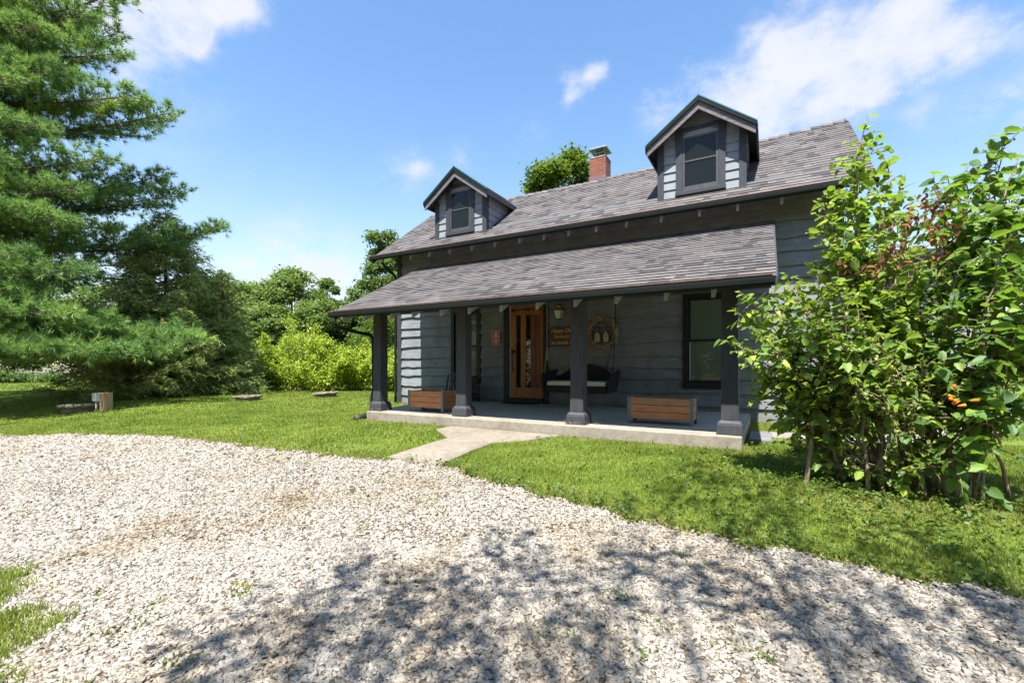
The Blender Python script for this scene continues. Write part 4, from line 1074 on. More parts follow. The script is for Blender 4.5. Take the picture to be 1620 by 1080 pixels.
for sx, xa, zk in ((-1, xl_, 1.40), (1, xr_, 1.72)):
    xk = xa + sx * .09; yk = 8.62; top = porch_z(yk) - .06
    cn = MB(); rs = np.linspace(0, 1, 60)
    cn.tube([(xk + .004 * (-1) ** i, yk, zk + (top - zk) * t) for i, t in enumerate(rs)], [.009 + .004 * (i % 2) for i in range(60)], 5)
    cn.tube([(xk, yk, zk), (xa + sx * .08, yf_ + .12, .84)], .008, 5); cn.tube([(xk, yk, zk), (xa - sx * .22, yb_ + .04, .93)], .008, 5)
    cn.build("chain", M['iron'] if sx > 0 else M['rope'], swg)
    tl = MB()
    for i in range(9):
        a = i * .7; tl.tube([(xk, yk, zk + .02), (xk + .022 * math.cos(a), yk + .022 * math.sin(a), zk - .12), (xk + .03 * math.cos(a), yk + .03 * math.sin(a), zk - .24 - .02 * (i % 3))], .008, 5)
    tl.build("rope_tail", M['rope'], swg)


# wreath with two little bird houses
wth = thing("grapevine_wreath", (-3.03, 9.22, 1.39), "round grapevine wreath framing two little wooden birdhouses on the wall", "wreath")
vm = MB(); rng = np.random.default_rng(21)
for i in range(22):
    r0 = rng.uniform(.25, .335); ph = rng.uniform(0, 6.28); sp = rng.uniform(3.5, 6.3); fr_ = rng.integers(3, 7); am_ = rng.uniform(.01, .035); y0 = rng.uniform(9.17, 9.24)
    pts = []
    for t in np.linspace(0, sp, 34):
        r = r0 + am_ * math.sin(fr_ * t + ph)
        pts.append((-3.03 + r * math.cos(t + ph), y0 + .02 * math.cos(fr_ * t), 1.72 + r * math.sin(t + ph)))
    vm.tube(pts, rng.uniform(.007, .013), 5)
for i in range(26):
    a = rng.uniform(0, 6.28); r = .33
    p0 = Vector((-3.03 + r * math.cos(a), 9.19, 1.72 + r * math.sin(a))); d = Vector((math.cos(a + 1.2), rng.uniform(-.3, .1), math.sin(a + 1.2)))
    vm.tube([p0, p0 + d * .07, p0 + d * .12 + Vector((0, 0, rng.uniform(-.02, .02)))], [.006, .004, .002], 4)
vm.build("vine_ring", M['vine'], wth, smooth=True)
wg = MB()
for x in (-3.10, -2.95): wg.tube([(x, 9.23, 1.50), (x, 9.23, 1.97)], .005, 4)
for z in (1.82, 1.92): wg.tube([(-3.25, 9.232, z), (-2.80, 9.232, z)], .005, 4)
wg.build("wire_grid", M['iron'], wth)
for x in (-3.125, -2.94):
    b = MB().prism([(x - .052, 1.52), (x + .052, 1.52), (x + .052, 1.66), (x, 1.735), (x - .052, 1.66)], 9.16, 9.22, 'y'); bo = b.build("birdhouse", M['oldwood'], wth, bevel=.003)
    MB().tube([(x, 9.1585, 1.63), (x, 9.161, 1.63)], .011, 10).build("entrance_hole", M['black'], bo)


# signs
def text(body, loc, size, mat, parent, name="lettering", align='CENTER', shear=0, sx=1, extrude=.002, weight=0):
    c = bpy.data.curves.new(name, 'FONT'); c.body = body; c.size = size; c.align_x = align; c.align_y = 'CENTER'; c.extrude = extrude; c.shear = shear; c.offset = weight
    tmp = bpy.data.objects.new(name, c); COL.objects.link(tmp); bpy.context.view_layer.update()
    me = bpy.data.meshes.new_from_object(tmp.evaluated_get(bpy.context.evaluated_depsgraph_get())); bpy.data.objects.remove(tmp)
    me.materials.clear(); me.materials.append(mat); o = bpy.data.objects.new(name, me); COL.objects.link(o)
    off = root_loc(parent); o.location = (loc[0] - off[0], loc[1] - off[1], loc[2] - off[2]); o.rotation_euler = (math.pi / 2, 0, 0); o.scale = (sx, 1, 1); o.parent = parent
    return o


rs = thing("red_sign", (-5.645, 9.255, 1.52), "small red wall sign with a crown and white words left of the door", "sign")
n = []
for cx, cz, a0 in ((-5.555, 1.535, -90), (-5.555, 1.835, 0), (-5.735, 1.835, 90), (-5.735, 1.535, 180)):
    for k in range(5): a = math.radians(a0 + 22.5 * k); n.append((cx + .02 * math.cos(a), cz + .02 * math.sin(a)))
MB().prism(n, 9.235, 9.258, 'y').build("panel", M['signred'], rs)
bd = MB()
for (a, b, c, d_) in ((-5.745, -5.545, 1.524, 1.53), (-5.745, -5.545, 1.84, 1.846), (-5.748, -5.742, 1.53, 1.84), (-5.548, -5.542, 1.53, 1.84)): bd.box(a, b, 9.2325, 9.236, c, d_)
bd.build("border", M['signwhite'], rs)
em = MB(); em.prism([(-5.675, 1.785), (-5.615, 1.785), (-5.607, 1.815), (-5.628, 1.803), (-5.645, 1.825), (-5.662, 1.803), (-5.683, 1.815)], 9.232, 9.236, 'y'); em.build("crown_emblem", M['signwhite'], rs)
for tx, z, s in (("KEEP", 1.748, .052), ("CALM", 1.70, .052), ("AND", 1.66, .024), ("CARRY", 1.62, .05), ("ON", 1.573, .052)): text(tx, (-5.645, 9.2335, z), s, M['signwhite'], rs, weight=.0008)

ws = thing("wooden_sign", (-3.93, 9.25, 1.45), "brown wooden sign with cream script hanging left of the wreath", "sign")
MB().box(-4.24, -3.60, 9.225, 9.25, 1.45, 1.88).build("board", M['signwood'], ws, bevel=.004)
text("Happy Days", (-4.215, 9.223, 1.79), .125, M['signtext'], ws, align='LEFT', shear=.3, sx=.95)
text("Sanctuary", (-4.15, 9.223, 1.665), .10, M['signtext'], ws, align='LEFT', shear=.35, sx=.95)
text("Est. Norfolk 1", (-4.20, 9.223, 1.525), .095, M['signtext'], ws, align='LEFT', sx=.85, weight=.001)

# wall lantern
ln = thing("wall_lantern", (-4.02, 9.16, 2.02), "copper-topped glass wall lantern between the door and a porch post", "lamp")
MB().frustum(-3.98, 9.14, 2.04, .05, .05, 2.22, .09, .09).build("glass", M['lantern_glass'], ln)
lf = MB()
for sx in (-1, 1):
    for sy in (-1, 1): lf.tube([(-3.98 + sx * .05, 9.14 + sy * .05, 2.04), (-3.98 + sx * .092, 9.14 + sy * .092, 2.225)], .006, 5)
lf.box(-4.035, -3.925, 9.085, 9.195, 2.02, 2.04); lf.frustum(-3.98, 9.14, 2.221, .098, .098, 2.235, .098, .098)
lf.tube([(-3.98, 9.23, 2.09), (-3.98, 9.26, 2.31), (-3.98, 9.2, 2.39)], .01, 6)
lf.tube([(-3.98 + .085 * math.cos(a), 9.14, 2.31 + .085 * math.sin(a)) for a in np.linspace(-.4, 3.55, 13)], .006, 5)
lf.build("frame", M['iron'], ln)
MB().lathe((-3.98, 9.14, 2.235), [(.08, 0), (.06, .03), (.042, .045), (.042, .075), (.05, .08), (.02, .12), (.002, .125)], 14).build("top", M['copper'], ln, smooth=True)


# ------------------------------------------------------------------ yard: lids, post, step
def cam_depth(x, y): return x * Fw[0] + y * Fw[1]


def lid(px0, px1, py, label, tilt, seed, h=.10, mat='stonelid'):
    a = ground_at(px0, py); b = ground_at(px1, py); c = (a + b) / 2; r = (px1 - px0) / 2 / 720 * cam_depth(c[0], c[1])
    rng = np.random.default_rng(seed); zb = ground_z(c[0], c[1])
    m = MB(); n = 26; prof = [(r * .80, -.03), (r * .80, h * .55), (r * .98, h * .6), (r, h * .8), (r * .97, h * 1.0), (r * .4, h * 1.06)]
    m.lathe((c[0], c[1], zb), prof, n)
    m.v = [(x + rng.normal() * .006, y + rng.normal() * .006, z + (x - c[0]) * tilt + rng.normal() * .004) for x, y, z in m.v]
    o = m.build("concrete_lid", M[mat]); tag(o, label, "well lid"); return o


lid(102, 166, 649, "round brownish concrete lid beside the short timber post under the pine", .05, 1, h=.17)
lid(371, 413, 633, "round grey concrete lid lying in the lawn near the spruce", .05, 2, h=.14)
lid(495, 535, 627.5, "round grey concrete lid in the lawn in front of the yellow shrubs", .05, 3, h=.15)
tp = ground_at(168, 649); zt_ = ground_z(tp[0], tp[1])
ps = thing("timber_post", (tp[0], tp[1], float(zt_)), "short square timber post carrying a small grey electrical box", "post")
fx_ = Rt; pm = MB()
pm.frustum(tp[0], tp[1], float(zt_) - .1, .13, .10, float(zt_) + .44, .12, .09)
pm.build("shaft", M['timber'], ps, bevel=.008)
bxp = tp - Rt * .24
MB().box(bxp[0] - .10, bxp[0] + .10, bxp[1] - .06, bxp[1] + .06, float(zt_) + .23, float(zt_) + .43).build("electrical_box", M['boxgrey'], ps, bevel=.012)
MB().tube([(bxp[0], bxp[1], float(zt_) - .05), (bxp[0], bxp[1], float(zt_) + .24)], .025, 8).build("conduit", M['boxgrey'], ps, smooth=True)

st = MB().box(-.24, .04, 6.9, 7.75, -.1, .05); tag(st.build("stone_step", M['greystone'], bevel=.015), "low grey stone step against the porch's right end", "step")

# rear wing of pale grey siding on the right, behind the shrub
wing = thing("outbuilding", (2.7, 14.0, 0), "pale grey low outbuilding with a shingled roof behind the big shrubs", "building")
MB().box(1.06, 4.25, 14.0, 18.0, -.1, 3.55).build("wall", M['wallgrey'], wing)
siding("siding", 1.08, 4.24, 0, 3.5, 14.0, [(2.6, 3.4, 1.0, 2.2)], M['wallgrey'], wing, seed=31, amp=.003, hmin=.17, hmax=.19, t=.02)
window((2.66, 3.34, 1.06, 2.14), wing, "dark window in the outbuilding wall", 'glass_dark', y=14.0, frame_mat='white_strip', sashm='white_strip')
wz = lambda y: 3.50 + .25 * (y - 13.5)
wro = courses("roof", 13.5, .25, wz, lambda y: 1.1, lambda y: 4.6, lambda x: 15.9, .15, wing, seed=9)
MB().add([(1.1, 13.52, 3.47), (4.6, 13.52, 3.47), (4.6, 15.9, 4.07), (1.1, 15.9, 4.07), (1.1, 18.3, 3.47), (4.6, 18.3, 3.47)], [(0, 1, 2, 3), (3, 2, 5, 4)]).build("roof_deck", M['trim'], wro)
MB().box(1.1, 4.62, 13.40, 13.5, 3.38, 3.49).build("gutter", M['gutter'], wing, bevel=.008)
MB().tube([(4.3, 13.45, 3.4), (4.3, 13.9, 3.2), (4.3, 13.93, .3), (4.35, 13.8, .12), (4.75, 13.5, .05)], .045, 8).build("downspout", M['wallgrey'], wing, smooth=True)
MB().box(4.4, 9.0, 13.9, 14.2, -.05, .28).build("low_wall", M['greystone'], wing, bevel=.01)


# ------------------------------------------------------------------ plants
def limb_path(a, b, rng, sag=0.0, n=7, wob=.08):
    a = np.array(a, float); b = np.array(b, float); L = np.linalg.norm(b - a); pts = []
    off = rng.normal(size=3) * wob * L
    for t in np.linspace(0, 1, n):
        p = a + (b - a) * t + off * math.sin(math.pi * t); p[2] += -sag * L * 4 * t * (1 - t) * .5
        pts.append(p)
    return pts


def broadleaf(name, label, base, height, rad, z0, nleaf, lsize, mat, seed, group=None, cat="tree", trunk_r=None, clumps=38, squash=1.0, lean=(0, 0), flat=.9):
    """trunk, limbs to clumps spread through an egg-shaped crown, and leaves round each clump"""
    rng = np.random.default_rng(seed); base = np.array(base, float)
    root = thing(name, tuple(base), label, cat, group)
    tr = trunk_r or height * .022
    cz = (z0 + height) / 2; hz = (height - z0) / 2
    C = []
    while len(C) < clumps:
        d = unit(rng.normal(size=3)); r = rng.uniform(.35, 1.0) ** .55
        wz_ = d[2] * r
        taper = 1 - .35 * max(0, wz_) ** 1.5
        C.append(base + np.array([d[0] * r * rad * taper + lean[0] * wz_, d[1] * r * rad * taper * squash + lean[1] * wz_, cz + wz_ * hz]))
    C = np.array(C)
    tb = MB(); top = base + np.array([lean[0] * .4, lean[1] * .4, height * .82]); tp_ = limb_path(base - np.array([0, 0, .15]), top, rng, 0, 9, .02)
    tb.tube(tp_, np.linspace(tr * 1.25, tr * .2, 9), 8)
    for c in C[:min(len(C), 26)]:
        h = min(max(z0 * .6, (c[2] - base[2]) * .55), height * .75); i = int(h / (height * .82) * 8); a = tp_[min(i, 7)]
        tb.tube(limb_path(a, c, rng, .1, 5, .06), np.linspace(tr * .38, tr * .06, 5), 5, cap=False)
    tb.build("trunk", M['bark'], root, smooth=True)
    w_ = rng.uniform(.5, 1.3, len(C)); cnt = np.maximum(8, (w_ / w_.sum() * nleaf)).astype(int)
    cr = rad * (1.5 / math.sqrt(clumps)) * 1.35
    P = np.concatenate([c + np.clip(rng.normal(size=(k, 3)), -2, 2) * cr * .5 * np.array([1, 1, .72]) * ww ** .4 for c, k, ww in zip(C, cnt, w_)])
    P[:, 2] = np.maximum(P[:, 2], base[2] + .05)
    n = len(P); ax = unit(rng.normal(size=(n, 3)) * np.array([1, 1, .6]) + np.array([0, 0, -.25]))
    V, F = leaves_rhomb(P, ax, lsize * rng.uniform(.7, 1.3, n), .75, rng)
    mass("crown", V, F, M[mat], root)
    return root


def shrub(name, label, base, height, rad, nleaf, lsize, mat, seed, group=None, squash=1.0):
    rng = np.random.default_rng(seed); base = np.array(base, float); root = thing(name, tuple(base), label, "shrub", group)
    tb = MB(); P = []; nst = 34
    for i in range(nst):
        a = rng.uniform(0, 6.28); r = rad * rng.uniform(.15, 1.0) ** .6; hh = height * (1 - .55 * (r / rad) ** 2) * rng.uniform(.55, 1.12)
        tip = base + np.array([r * math.cos(a), r * math.sin(a) * squash, hh])
        st_ = base + np.array([rng.normal() * .12 * rad, rng.normal() * .12 * rad, -.05])
        pts = limb_path(st_, tip, rng, -.12, 8, .05); tb.tube(pts, np.linspace(.018, .004, 8), 5, cap=False)
        k = nleaf // nst; t = rng.uniform(.12, 1.0, k) ** .75; pp = np.array(pts); idx = t * 7; i0 = np.minimum(idx.astype(int), 6); fr = (idx - i0)[:, None]
        P.append(pp[i0] * (1 - fr) + pp[i0 + 1] * fr + rng.normal(size=(k, 3)) * min(rad, 1.2) * rng.uniform(.07, .17) * (1.15 - t * .5)[:, None])
    tb.build("stem", M['stem'], root, smooth=True)
    P = np.concatenate(P); P[:, 2] = np.maximum(P[:, 2], base[2] + .04); n = len(P)
    V, F = leaves_rhomb(P, unit(rng.normal(size=(n, 3)) + np.array([0, 0, -.1])), lsize * rng.uniform(.6, 1.3, n), .6, rng)
    mass("foliage", V, F, M[mat], root)
    return root


def gp(px, Z): return np.array([*(pix(px, 577, Z)[:2]), 0.0])


def hz_(py, Z): return CZ + (577 - py) / 720 * Z


# far broadleaf trees: photo column, height row, half width in px, depth
far = [("rounded broadleaf tree farthest left beyond the dark spruce", 392, 446, 52, 44, 'leaf_far', 11),
       ("tall light green broadleaf tree between the spruce and the yellow shrubs", 462, 430, 56, 40, 'leaf_far', 12),
       ("dark broadleaf tree right of the light green one behind the yellow shrubs", 514, 452, 38, 46, 'leaf_far_dark', 13),
       ("low dark tree just left of the porch gutter in the distance", 556, 474, 40, 42, 'leaf_far_dark', 14),
       ("tall dark tree rising beside the left end of the main roof", 612, 366, 46, 33, 'leaf_far_dark', 15),
       ("broadleaf tree half hidden behind the left end of the house", 668, 400, 70, 38, 'leaf_far', 16),
       ("low rounded tree behind the leftmost yellow-green shrub", 428, 486, 44, 34, 'leaf_far', 111), ("low rounded tree behind the tallest yellow-green shrub", 496, 480, 48, 35, 'leaf_far', 112), ("low dark tree behind the leftmost porch post's downspout", 572, 486, 40, 36, 'leaf_far_dark', 113),
       ("distant broadleaf tree between the two spruces' tips", 345, 450, 50, 48, 'leaf_far', 114), ("distant tree low behind the spruce's left side", 300, 470, 60, 52, 'leaf_far', 17),
       ("distant broadleaf tree behind the hanging pine boughs", 150, 455, 70, 55, 'leaf_far_dark', 18),
       ("distant broadleaf tree at the photo's left edge behind the pine", 20, 440, 80, 50, 'leaf_far', 19)]
for lab, px, py, hw, Z, mt, sd_ in far:
    b = gp(px, Z); H_ = hz_(py - 6, Z); r = hw / 720 * Z * 1.12
    broadleaf("broadleaf_tree", lab, b, H_, r, H_ * .03, 26000, .0060 * Z, mt, sd_, group="broadleaf trees beyond the lawn", clumps=60)
b = gp(888, 22); broadleaf("broadleaf_tree", "bright green tree top showing above the roof ridge beside the chimney", b, hz_(242, 22), 1.55, 8, 9000, .17, 'leaf_bright', 30, clumps=30)
b = gp(598, 24); broadleaf("broadleaf_tree", "bright green sapling right behind the leftmost porch post", b, hz_(492, 24), 1.6, .6, 8000, .12, 'leaf_bright', 31, clumps=24)
for i, (px, py, hw, Z) in enumerate([(1535, 500, 60, 40), (1660, 490, 80, 38)]):
    b = gp(px, Z); H_ = hz_(py, Z)
    broadleaf("broadleaf_tree", ["distant broadleaf tree low behind the right-hand shrubs", "distant broadleaf tree at the photo's right edge beyond the lawn"][i], b, H_, hw / 720 * Z, .8, 4500, .4, 'leaf_far', 40 + i, group="broadleaf trees on the right", clumps=30)

# yellow-green shrubs
ysh = [("yellow-green shrub beside the spruce, leftmost of the row", 434, 524, 26, 19.0, 61), ("tallest yellow-green shrub, bushy, in the middle of the row", 478, 510, 40, 18.5, 62), ("low spreading yellow shrub behind the concrete lid", 520, 540, 40, 18.0, 63),
       ("yellow-green shrub left of the porch post", 565, 530, 30, 18.5, 64), ("yellow-green shrub between the porch post and the house corner", 618, 548, 30, 18.0, 65)]
for lab, px, py, hw, Z, sd_ in ysh:
    b = gp(px, Z); shrub("yellow_shrub", lab, b, hz_(py, Z) * 1.0, hw / 720 * Z * 1.55, 15000, .095, 'leaf_yellow', sd_, group="yellow-green shrubs along the lawn")
b = gp(660, 17); shrub("green_shrub", "bright green shrub low behind the house corner", b, 2.2, 1.0, 2500, .13, 'leaf_bright', 66)


# spruces
for lab, px, py, hw, Z, sd_ in [("dark low shrub under the pine boughs at the photo's left edge", 12, 588, 30, 26, 67), ("dark low shrub left of the spruce's foot under the pine", 78, 592, 34, 27, 68)]:
    b = gp(px, Z); shrub("green_shrub", lab, b, hz_(py, Z), hw / 720 * Z, 2600, .16, 'leaf_far_dark', sd_)


def spruce(name, label, base, height, rad, seed, nbr=190, dens=1.0):
    rng = np.random.default_rng(seed); base = np.array(base, float); root = thing(name, tuple(base), label, "tree", None)
    tb = MB(); tb.tube([base - np.array([0, 0, .1]), base + np.array([.02, 0, height * .5]), base + np.array([0, 0, height])], [height * .02, height * .012, .008], 8)
    NC = []; NA = []; NL = []
    for i in range(nbr):
        u = (i + rng.random()) / nbr; h = height * (.015 + .96 * u ** 1.08); a = i * 2.399 + rng.normal() * .3
        L = rad * (1 - u) ** .78 * rng.uniform(.8, 1.12) + .16
        ca, sa = math.cos(a), math.sin(a); pts = []
        dr = -.10 - .25 * (1 - u)
        for t in np.linspace(0, 1, 8):
            pts.append(base + np.array([ca * L * t, sa * L * t, h + L * (dr * t + (.26 + .15 * u) * t * t)]))
        pts = np.array(pts); tb.tube(pts, np.linspace(.02 * (1 - u) + .008, .004, 8), 4, cap=False)
        # side twigs
        m = int(max(5, L * 15 * dens)); tt = np.sort(rng.uniform(.12, 1, m)); side = np.where(np.arange(m) % 2, 1, -1)
        idx = tt * 7; i0 = np.minimum(idx.astype(int), 6); fr = (idx - i0)[:, None]; P0 = pts[i0] * (1 - fr) + pts[i0 + 1] * fr
        tl_ = (.5 * L * (1.1 - tt) + .16) * rng.uniform(.6, 1.1, m)
        d = np.stack([ca * .75 - sa * side * .75, sa * .75 + ca * side * .75, rng.normal(size=m) * .1 - .22], 1); d = unit(d)
        segs = [(P0[j], P0[j] + d[j] * tl_[j]) for j in range(m)]
        sub = []
        for j in range(m):   # hanging twiglets
            for q in np.arange(.25, 1.0, .22 / max(tl_[j], .25)):
                s0 = P0[j] + d[j] * tl_[j] * q
                sub.append((s0, s0 + np.array([rng.normal() * .08 + ca * .08, rng.normal() * .08 + sa * .08, -rng.uniform(.04, .14)])))
        segs.append((pts[4], pts[7] + (pts[7] - pts[6]) * .8))
        for s0, s1 in segs + sub:
            ll = np.linalg.norm(s1 - s0); k = int(ll / .030) + 3; t = np.linspace(0, 1, k)[:, None]
            c = s0 + (s1 - s0) * t; ax = unit(s1 - s0)[None] * 1.0 + rng.normal(size=(k, 3)) * .55 + np.array([0, 0, .2])
            NC.append(c); NA.append(ax)
    NC = np.concatenate(NC); NA = np.concatenate(NA); n = len(NC)
    V, F = needles(NC, NA, rng.uniform(.06, .105, n), rng.uniform(.022, .036, n), rng)
    tb.build("trunk", M['bark'], root, smooth=True); mass("crown", V, F, M['needle_spruce'], root)
    return root


sp1 = gp(262, 15.8); spruce("spruce_tree", "tall dark spruce, broad at the base, behind the pine boughs", sp1, hz_(330, 15.8), 2.95, 71, nbr=250)
sp2 = gp(352, 16.6); spruce("spruce_tree", "shorter dark spruce with drooping tips, right against the tall spruce", sp2, hz_(425, 16.6), 1.3, 72, nbr=150)


# white pine: trunk beyond the left edge, long boughs reaching into view
def pine():
    rng = np.random.default_rng(81); K = 1.15; Zt = 11.5 * K; base = gp(-140, Zt); H_ = 17.5 * K
    root = thing("white_pine", tuple(base), "huge white pine with long needled boughs reaching in from the left", "tree")
    tb = MB(); tb.tube([base + np.array([.06 * math.sin(h), .06 * math.cos(h * .7), h]) for h in np.linspace(-.2, H_, 14)], np.linspace(.36, .05, 14), 10)
    T = []; D = []

    def bough(h, tip, rise=.0, dens=1.0, r0=.07):
        a = base + np.array([0, 0, h]); tip = np.array(tip, float); L = np.linalg.norm(tip - a); n = 14
        pts = []
        w_ = rng.normal(size=3) * .03 * L
        for t in np.linspace(0, 1, n):
            p_ = a + (tip - a) * t + w_ * math.sin(math.pi * t); p_[2] -= (.05 + rise) * L * 4 * t * (1 - t) * .6; pts.append(p_)
        pts = np.array(pts); tb.tube(pts, np.linspace(r0, .008, n), 5, cap=False)
        fwd = unit(pts[-1] - pts[0])
        s = np.arange(.14, 1.0, .15 / L)
        for t in s:
            i0 = min(int(t * (n - 1)), n - 2); p0 = pts[i0] + (pts[i0 + 1] - pts[i0]) * (t * (n - 1) - i0)
            for sd in (-1, 1):
                ll = (.30 * L * (1 - t) ** .7 + .30) * rng.uniform(.45, 1.1); ll = min(ll, 1.7)
                sidev = np.cross(fwd, Up) * sd
                d = unit(fwd * rng.uniform(.5, 1.0) + sidev * rng.uniform(.5, 1.0) + Up * rng.uniform(-.05, .38))
                q = p0 + d * ll + Up * ll * .12
                tb.tube([p0, p0 + d * ll * .5, q], [.011, .007, .003], 3, cap=False)
                # twiglets with tufts along the outer part
                k = max(3, int(ll * 9 * dens))
                for w2 in rng.uniform(.25, 1.0, k):
                    b0 = p0 + d * ll * w2 + Up * ll * .12 * w2 * w2
                    dd = unit(d * .7 + rng.normal(size=3) * .55 + Up * .22); l2 = rng.uniform(.05, .22)
                    T.append(b0 + dd * l2); D.append(unit(dd + Up * .25))
                    if rng.random() < .5: T.append(b0 + dd * l2 * .4); D.append(unit(dd + rng.normal(size=3) * .4))
                T.append(q); D.append(unit(d + Up * .5))
        T.append(pts[-1]); D.append(unit(fwd + Up * .6))
    # boughs seen against the sky and over the spruce: (photo px of tip, depth, height on trunk)
    tips = [((205, -20), 11.5, 9.6), ((190, 85), 11.2, 8.6), ((180, 55), 12.2, 9.0), ((272, 178), 11.6, 6.9), ((215, 150), 10.8, 7.6), ((262, 276), 12.6, 5.4), ((285, 305), 12.4, 5.0), ((345, 358), 12.8, 4.6), ((170, 250), 10.6, 6.0), ((120, 300), 10.2, 5.4),
            ((90, 345), 9.8, 4.7), ((110, 385), 11.0, 4.2), ((60, 200), 10.0, 7.2), ((100, 110), 10.4, 8.2), ((130, 20), 11.0, 9.4), ((60, 40), 10.2, 9.0), ((40, 330), 9.6, 5.0), ((130, 440), 10.9, 3.3), ((120, 430), 9.8, 3.6), ((60, 470), 9.6, 3.0), ((100, 500), 9.4, 2.6),
            ((312, 540), 10.8, 2.0), ((260, 556), 10.2, 1.9), ((210, 560), 9.8, 1.8), ((150, 556), 9.4, 1.8), ((80, 560), 9.2, 1.7), ((20, 555), 9.0, 1.9), ((150, 520), 10.0, 2.3), ((20, 400), 9.4, 4.0), ((-20, 250), 9.4, 6.4), ((10, 120), 9.8, 8.0), ((40, -40), 10.4, 10.2), ((110, -60), 11.0, 10.6)]
    for (px, py), Z, h in tips: bough(h * K, pix(px, py, Z * K), dens=1.2)
    for i in range(46):
        u = i / 46; h = 1.6 + u * 17; L = 5.6 * (1 - u) ** .75 + .8; a = i * 2.4 + rng.normal() * .3
        if abs(((a - math.atan2(.49, .87)) + math.pi) % (2 * math.pi) - math.pi) < .8 and h < 11: L *= .55
        bough(h, base + np.array([math.cos(a) * L, math.sin(a) * L, h + L * rng.uniform(.12, .3)]), dens=.6)
    T = np.array(T); D = np.array(D); m = 18
    C = np.repeat(T, m, 0); A = np.repeat(D, m, 0) * 1.0 + rng.normal(size=(len(T) * m, 3)) * .52
    n = len(C); V, F = needles(C, A, rng.uniform(.13, .21, n), rng.uniform(.012, .019, n), rng)
    tb.build("trunk", M['pinebark'], root, smooth=True); mass("crown", V, F, M['needle_pine'], root)
    return len(T)


npine = pine()


# big shrubs at the right
def big_shrub(name, label, base_px, base_Z, tips, seed, leaf, lsize, spacing, leafy=.42, base_spread=.22, stem_r=.016, twig=.26, heart=.8, step=3):
    rng = np.random.default_rng(seed); b0 = gp(base_px, base_Z); b0[2] = float(ground_z(b0[0], b0[1])); root = thing(name, tuple(b0), label, "shrub")
    tb = MB(); P = []; A = []
    prim = []
    order = list(range(0, len(tips), step)) + [i for i in range(len(tips)) if i % step]
    for ti in order:
        px, py, Z = tips[ti]; tip = pix(px, py, Z); lf_, sp_, sr_ = leafy, spacing * (1.4 if py < 430 else 1.0), stem_r
        if ti % step == 0 or not prim:
            st_ = b0 + np.array([rng.normal() * base_spread, rng.normal() * base_spread * .6, -.04])
        else:     # a fork off the nearest main stem
            q = min(prim, key=lambda p_: np.linalg.norm(p_[-1] - tip)); st_ = q[rng.integers(3, 7)]; sr_ = stem_r * .55; lf_ = leafy * .45
        L = np.linalg.norm(tip - st_); n = 12; pts = []
        mid = st_ + (tip - st_) * np.array([.35, .35, .62]); kink = rng.normal(size=(n, 3)) * .014 * L
        for i, t in enumerate(np.linspace(0, 1, n)):
            pts.append((1 - t) ** 2 * st_ + 2 * t * (1 - t) * mid + t * t * tip + kink[i] * math.sin(math.pi * t))
        pts = np.array(pts); tb.tube(pts, np.linspace(sr_ * rng.uniform(.8, 1.3), .003, n), 6, cap=False)
        if sr_ == stem_r: prim.append(pts)
        for t in np.arange(lf_, 1.0, sp_ / L):
            i0 = min(int(t * (n - 1)), n - 2); p0 = pts[i0] + (pts[i0 + 1] - pts[i0]) * (t * (n - 1) - i0); f_ = unit(pts[i0 + 1] - pts[i0])
            ll = twig * (1.25 - t) * rng.uniform(.4, 1.3) + .04
            d = unit(rng.normal(size=3) + f_ * .6 + Up * .15); q = p0 + d * ll
            if ll > .08: tb.tube([p0, (p0 + q) / 2 + Up * .01, q], [.004, .003, .0015], 3, cap=False)
            for w2 in np.arange(.25, 1.05, .052 / ll):
                e = p0 + d * ll * w2; sidev = unit(np.cross(d, Up) + 1e-6) * (1 if rng.random() < .5 else -1)
                P.append(e); A.append(unit(sidev * .8 + d * .5 + rng.normal(size=3) * .35 + np.array([0, 0, -.35])))
        P.append(tip); A.append(unit(pts[-1] - pts[-2] + rng.normal(size=3) * .3))
    P = np.array(P); A = np.array(A); n = len(P)
    V, F = leaves_heart(P, A, lsize * np.clip(np.exp(rng.normal(size=n) * .35), .4, 1.6), rng, width=heart)
    tb.build("stem", M['stem'], root, smooth=True); mass("foliage", V, F, M[leaf], root)
    return root


rngs = np.random.default_rng(91)
t1 = [(1368, 203, 4.3), (1384, 232, 4.25), (1350, 258, 4.2), (1404, 262, 4.3), (1424, 292, 4.25), (1330, 300, 4.2), (1300, 345, 4.25), (1318, 372, 4.1), (1392, 300, 4.1), (1360, 330, 4.2), (1432, 345, 4.3), (1296, 318, 4.3),
      (1163, 492, 4.5), (1160, 545, 4.4), (1182, 468, 4.4), (1190, 520, 4.25), (1200, 592, 4.35), (1178, 575, 4.3), (1248, 448, 4.4), (1232, 500, 4.2), (1222, 545, 4.1), (1286, 420, 4.3), (1270, 470, 4.1), (1216, 470, 4.5),
      (1262, 520, 4.0), (1310, 450, 4.0), (1340, 430, 4.2), (1300, 510, 3.9), (1355, 480, 3.9), (1390, 420, 4.2), (1380, 520, 3.8), (1420, 470, 4.0), (1330, 540, 3.8), (1420, 540, 3.8), (1235, 640, 4.3), (1450, 430, 4.2), (1440, 500, 3.9), (1460, 560, 3.8), (1290, 560, 4.0), (1350, 570, 3.8), (1400, 580, 3.7), (1260, 690, 4.5), (1300, 735, 4.2), (1360, 745, 3.9), (1275, 610, 4.3), (1178, 560, 4.4), (1192, 620, 4.4), (1215, 600, 4.3), (1205, 520, 4.5), (1240, 580, 4.2), (1232, 668, 4.5), (1250, 705, 4.5), (1285, 670, 4.3)]
b1 = big_shrub("lilac_shrub", "multi-stemmed lilac-like shrub of pale stems, nearest the porch", 1385, 4.1, t1, 92, 'leaf_bush', .060, .027, leafy=.43, twig=.34, step=2)
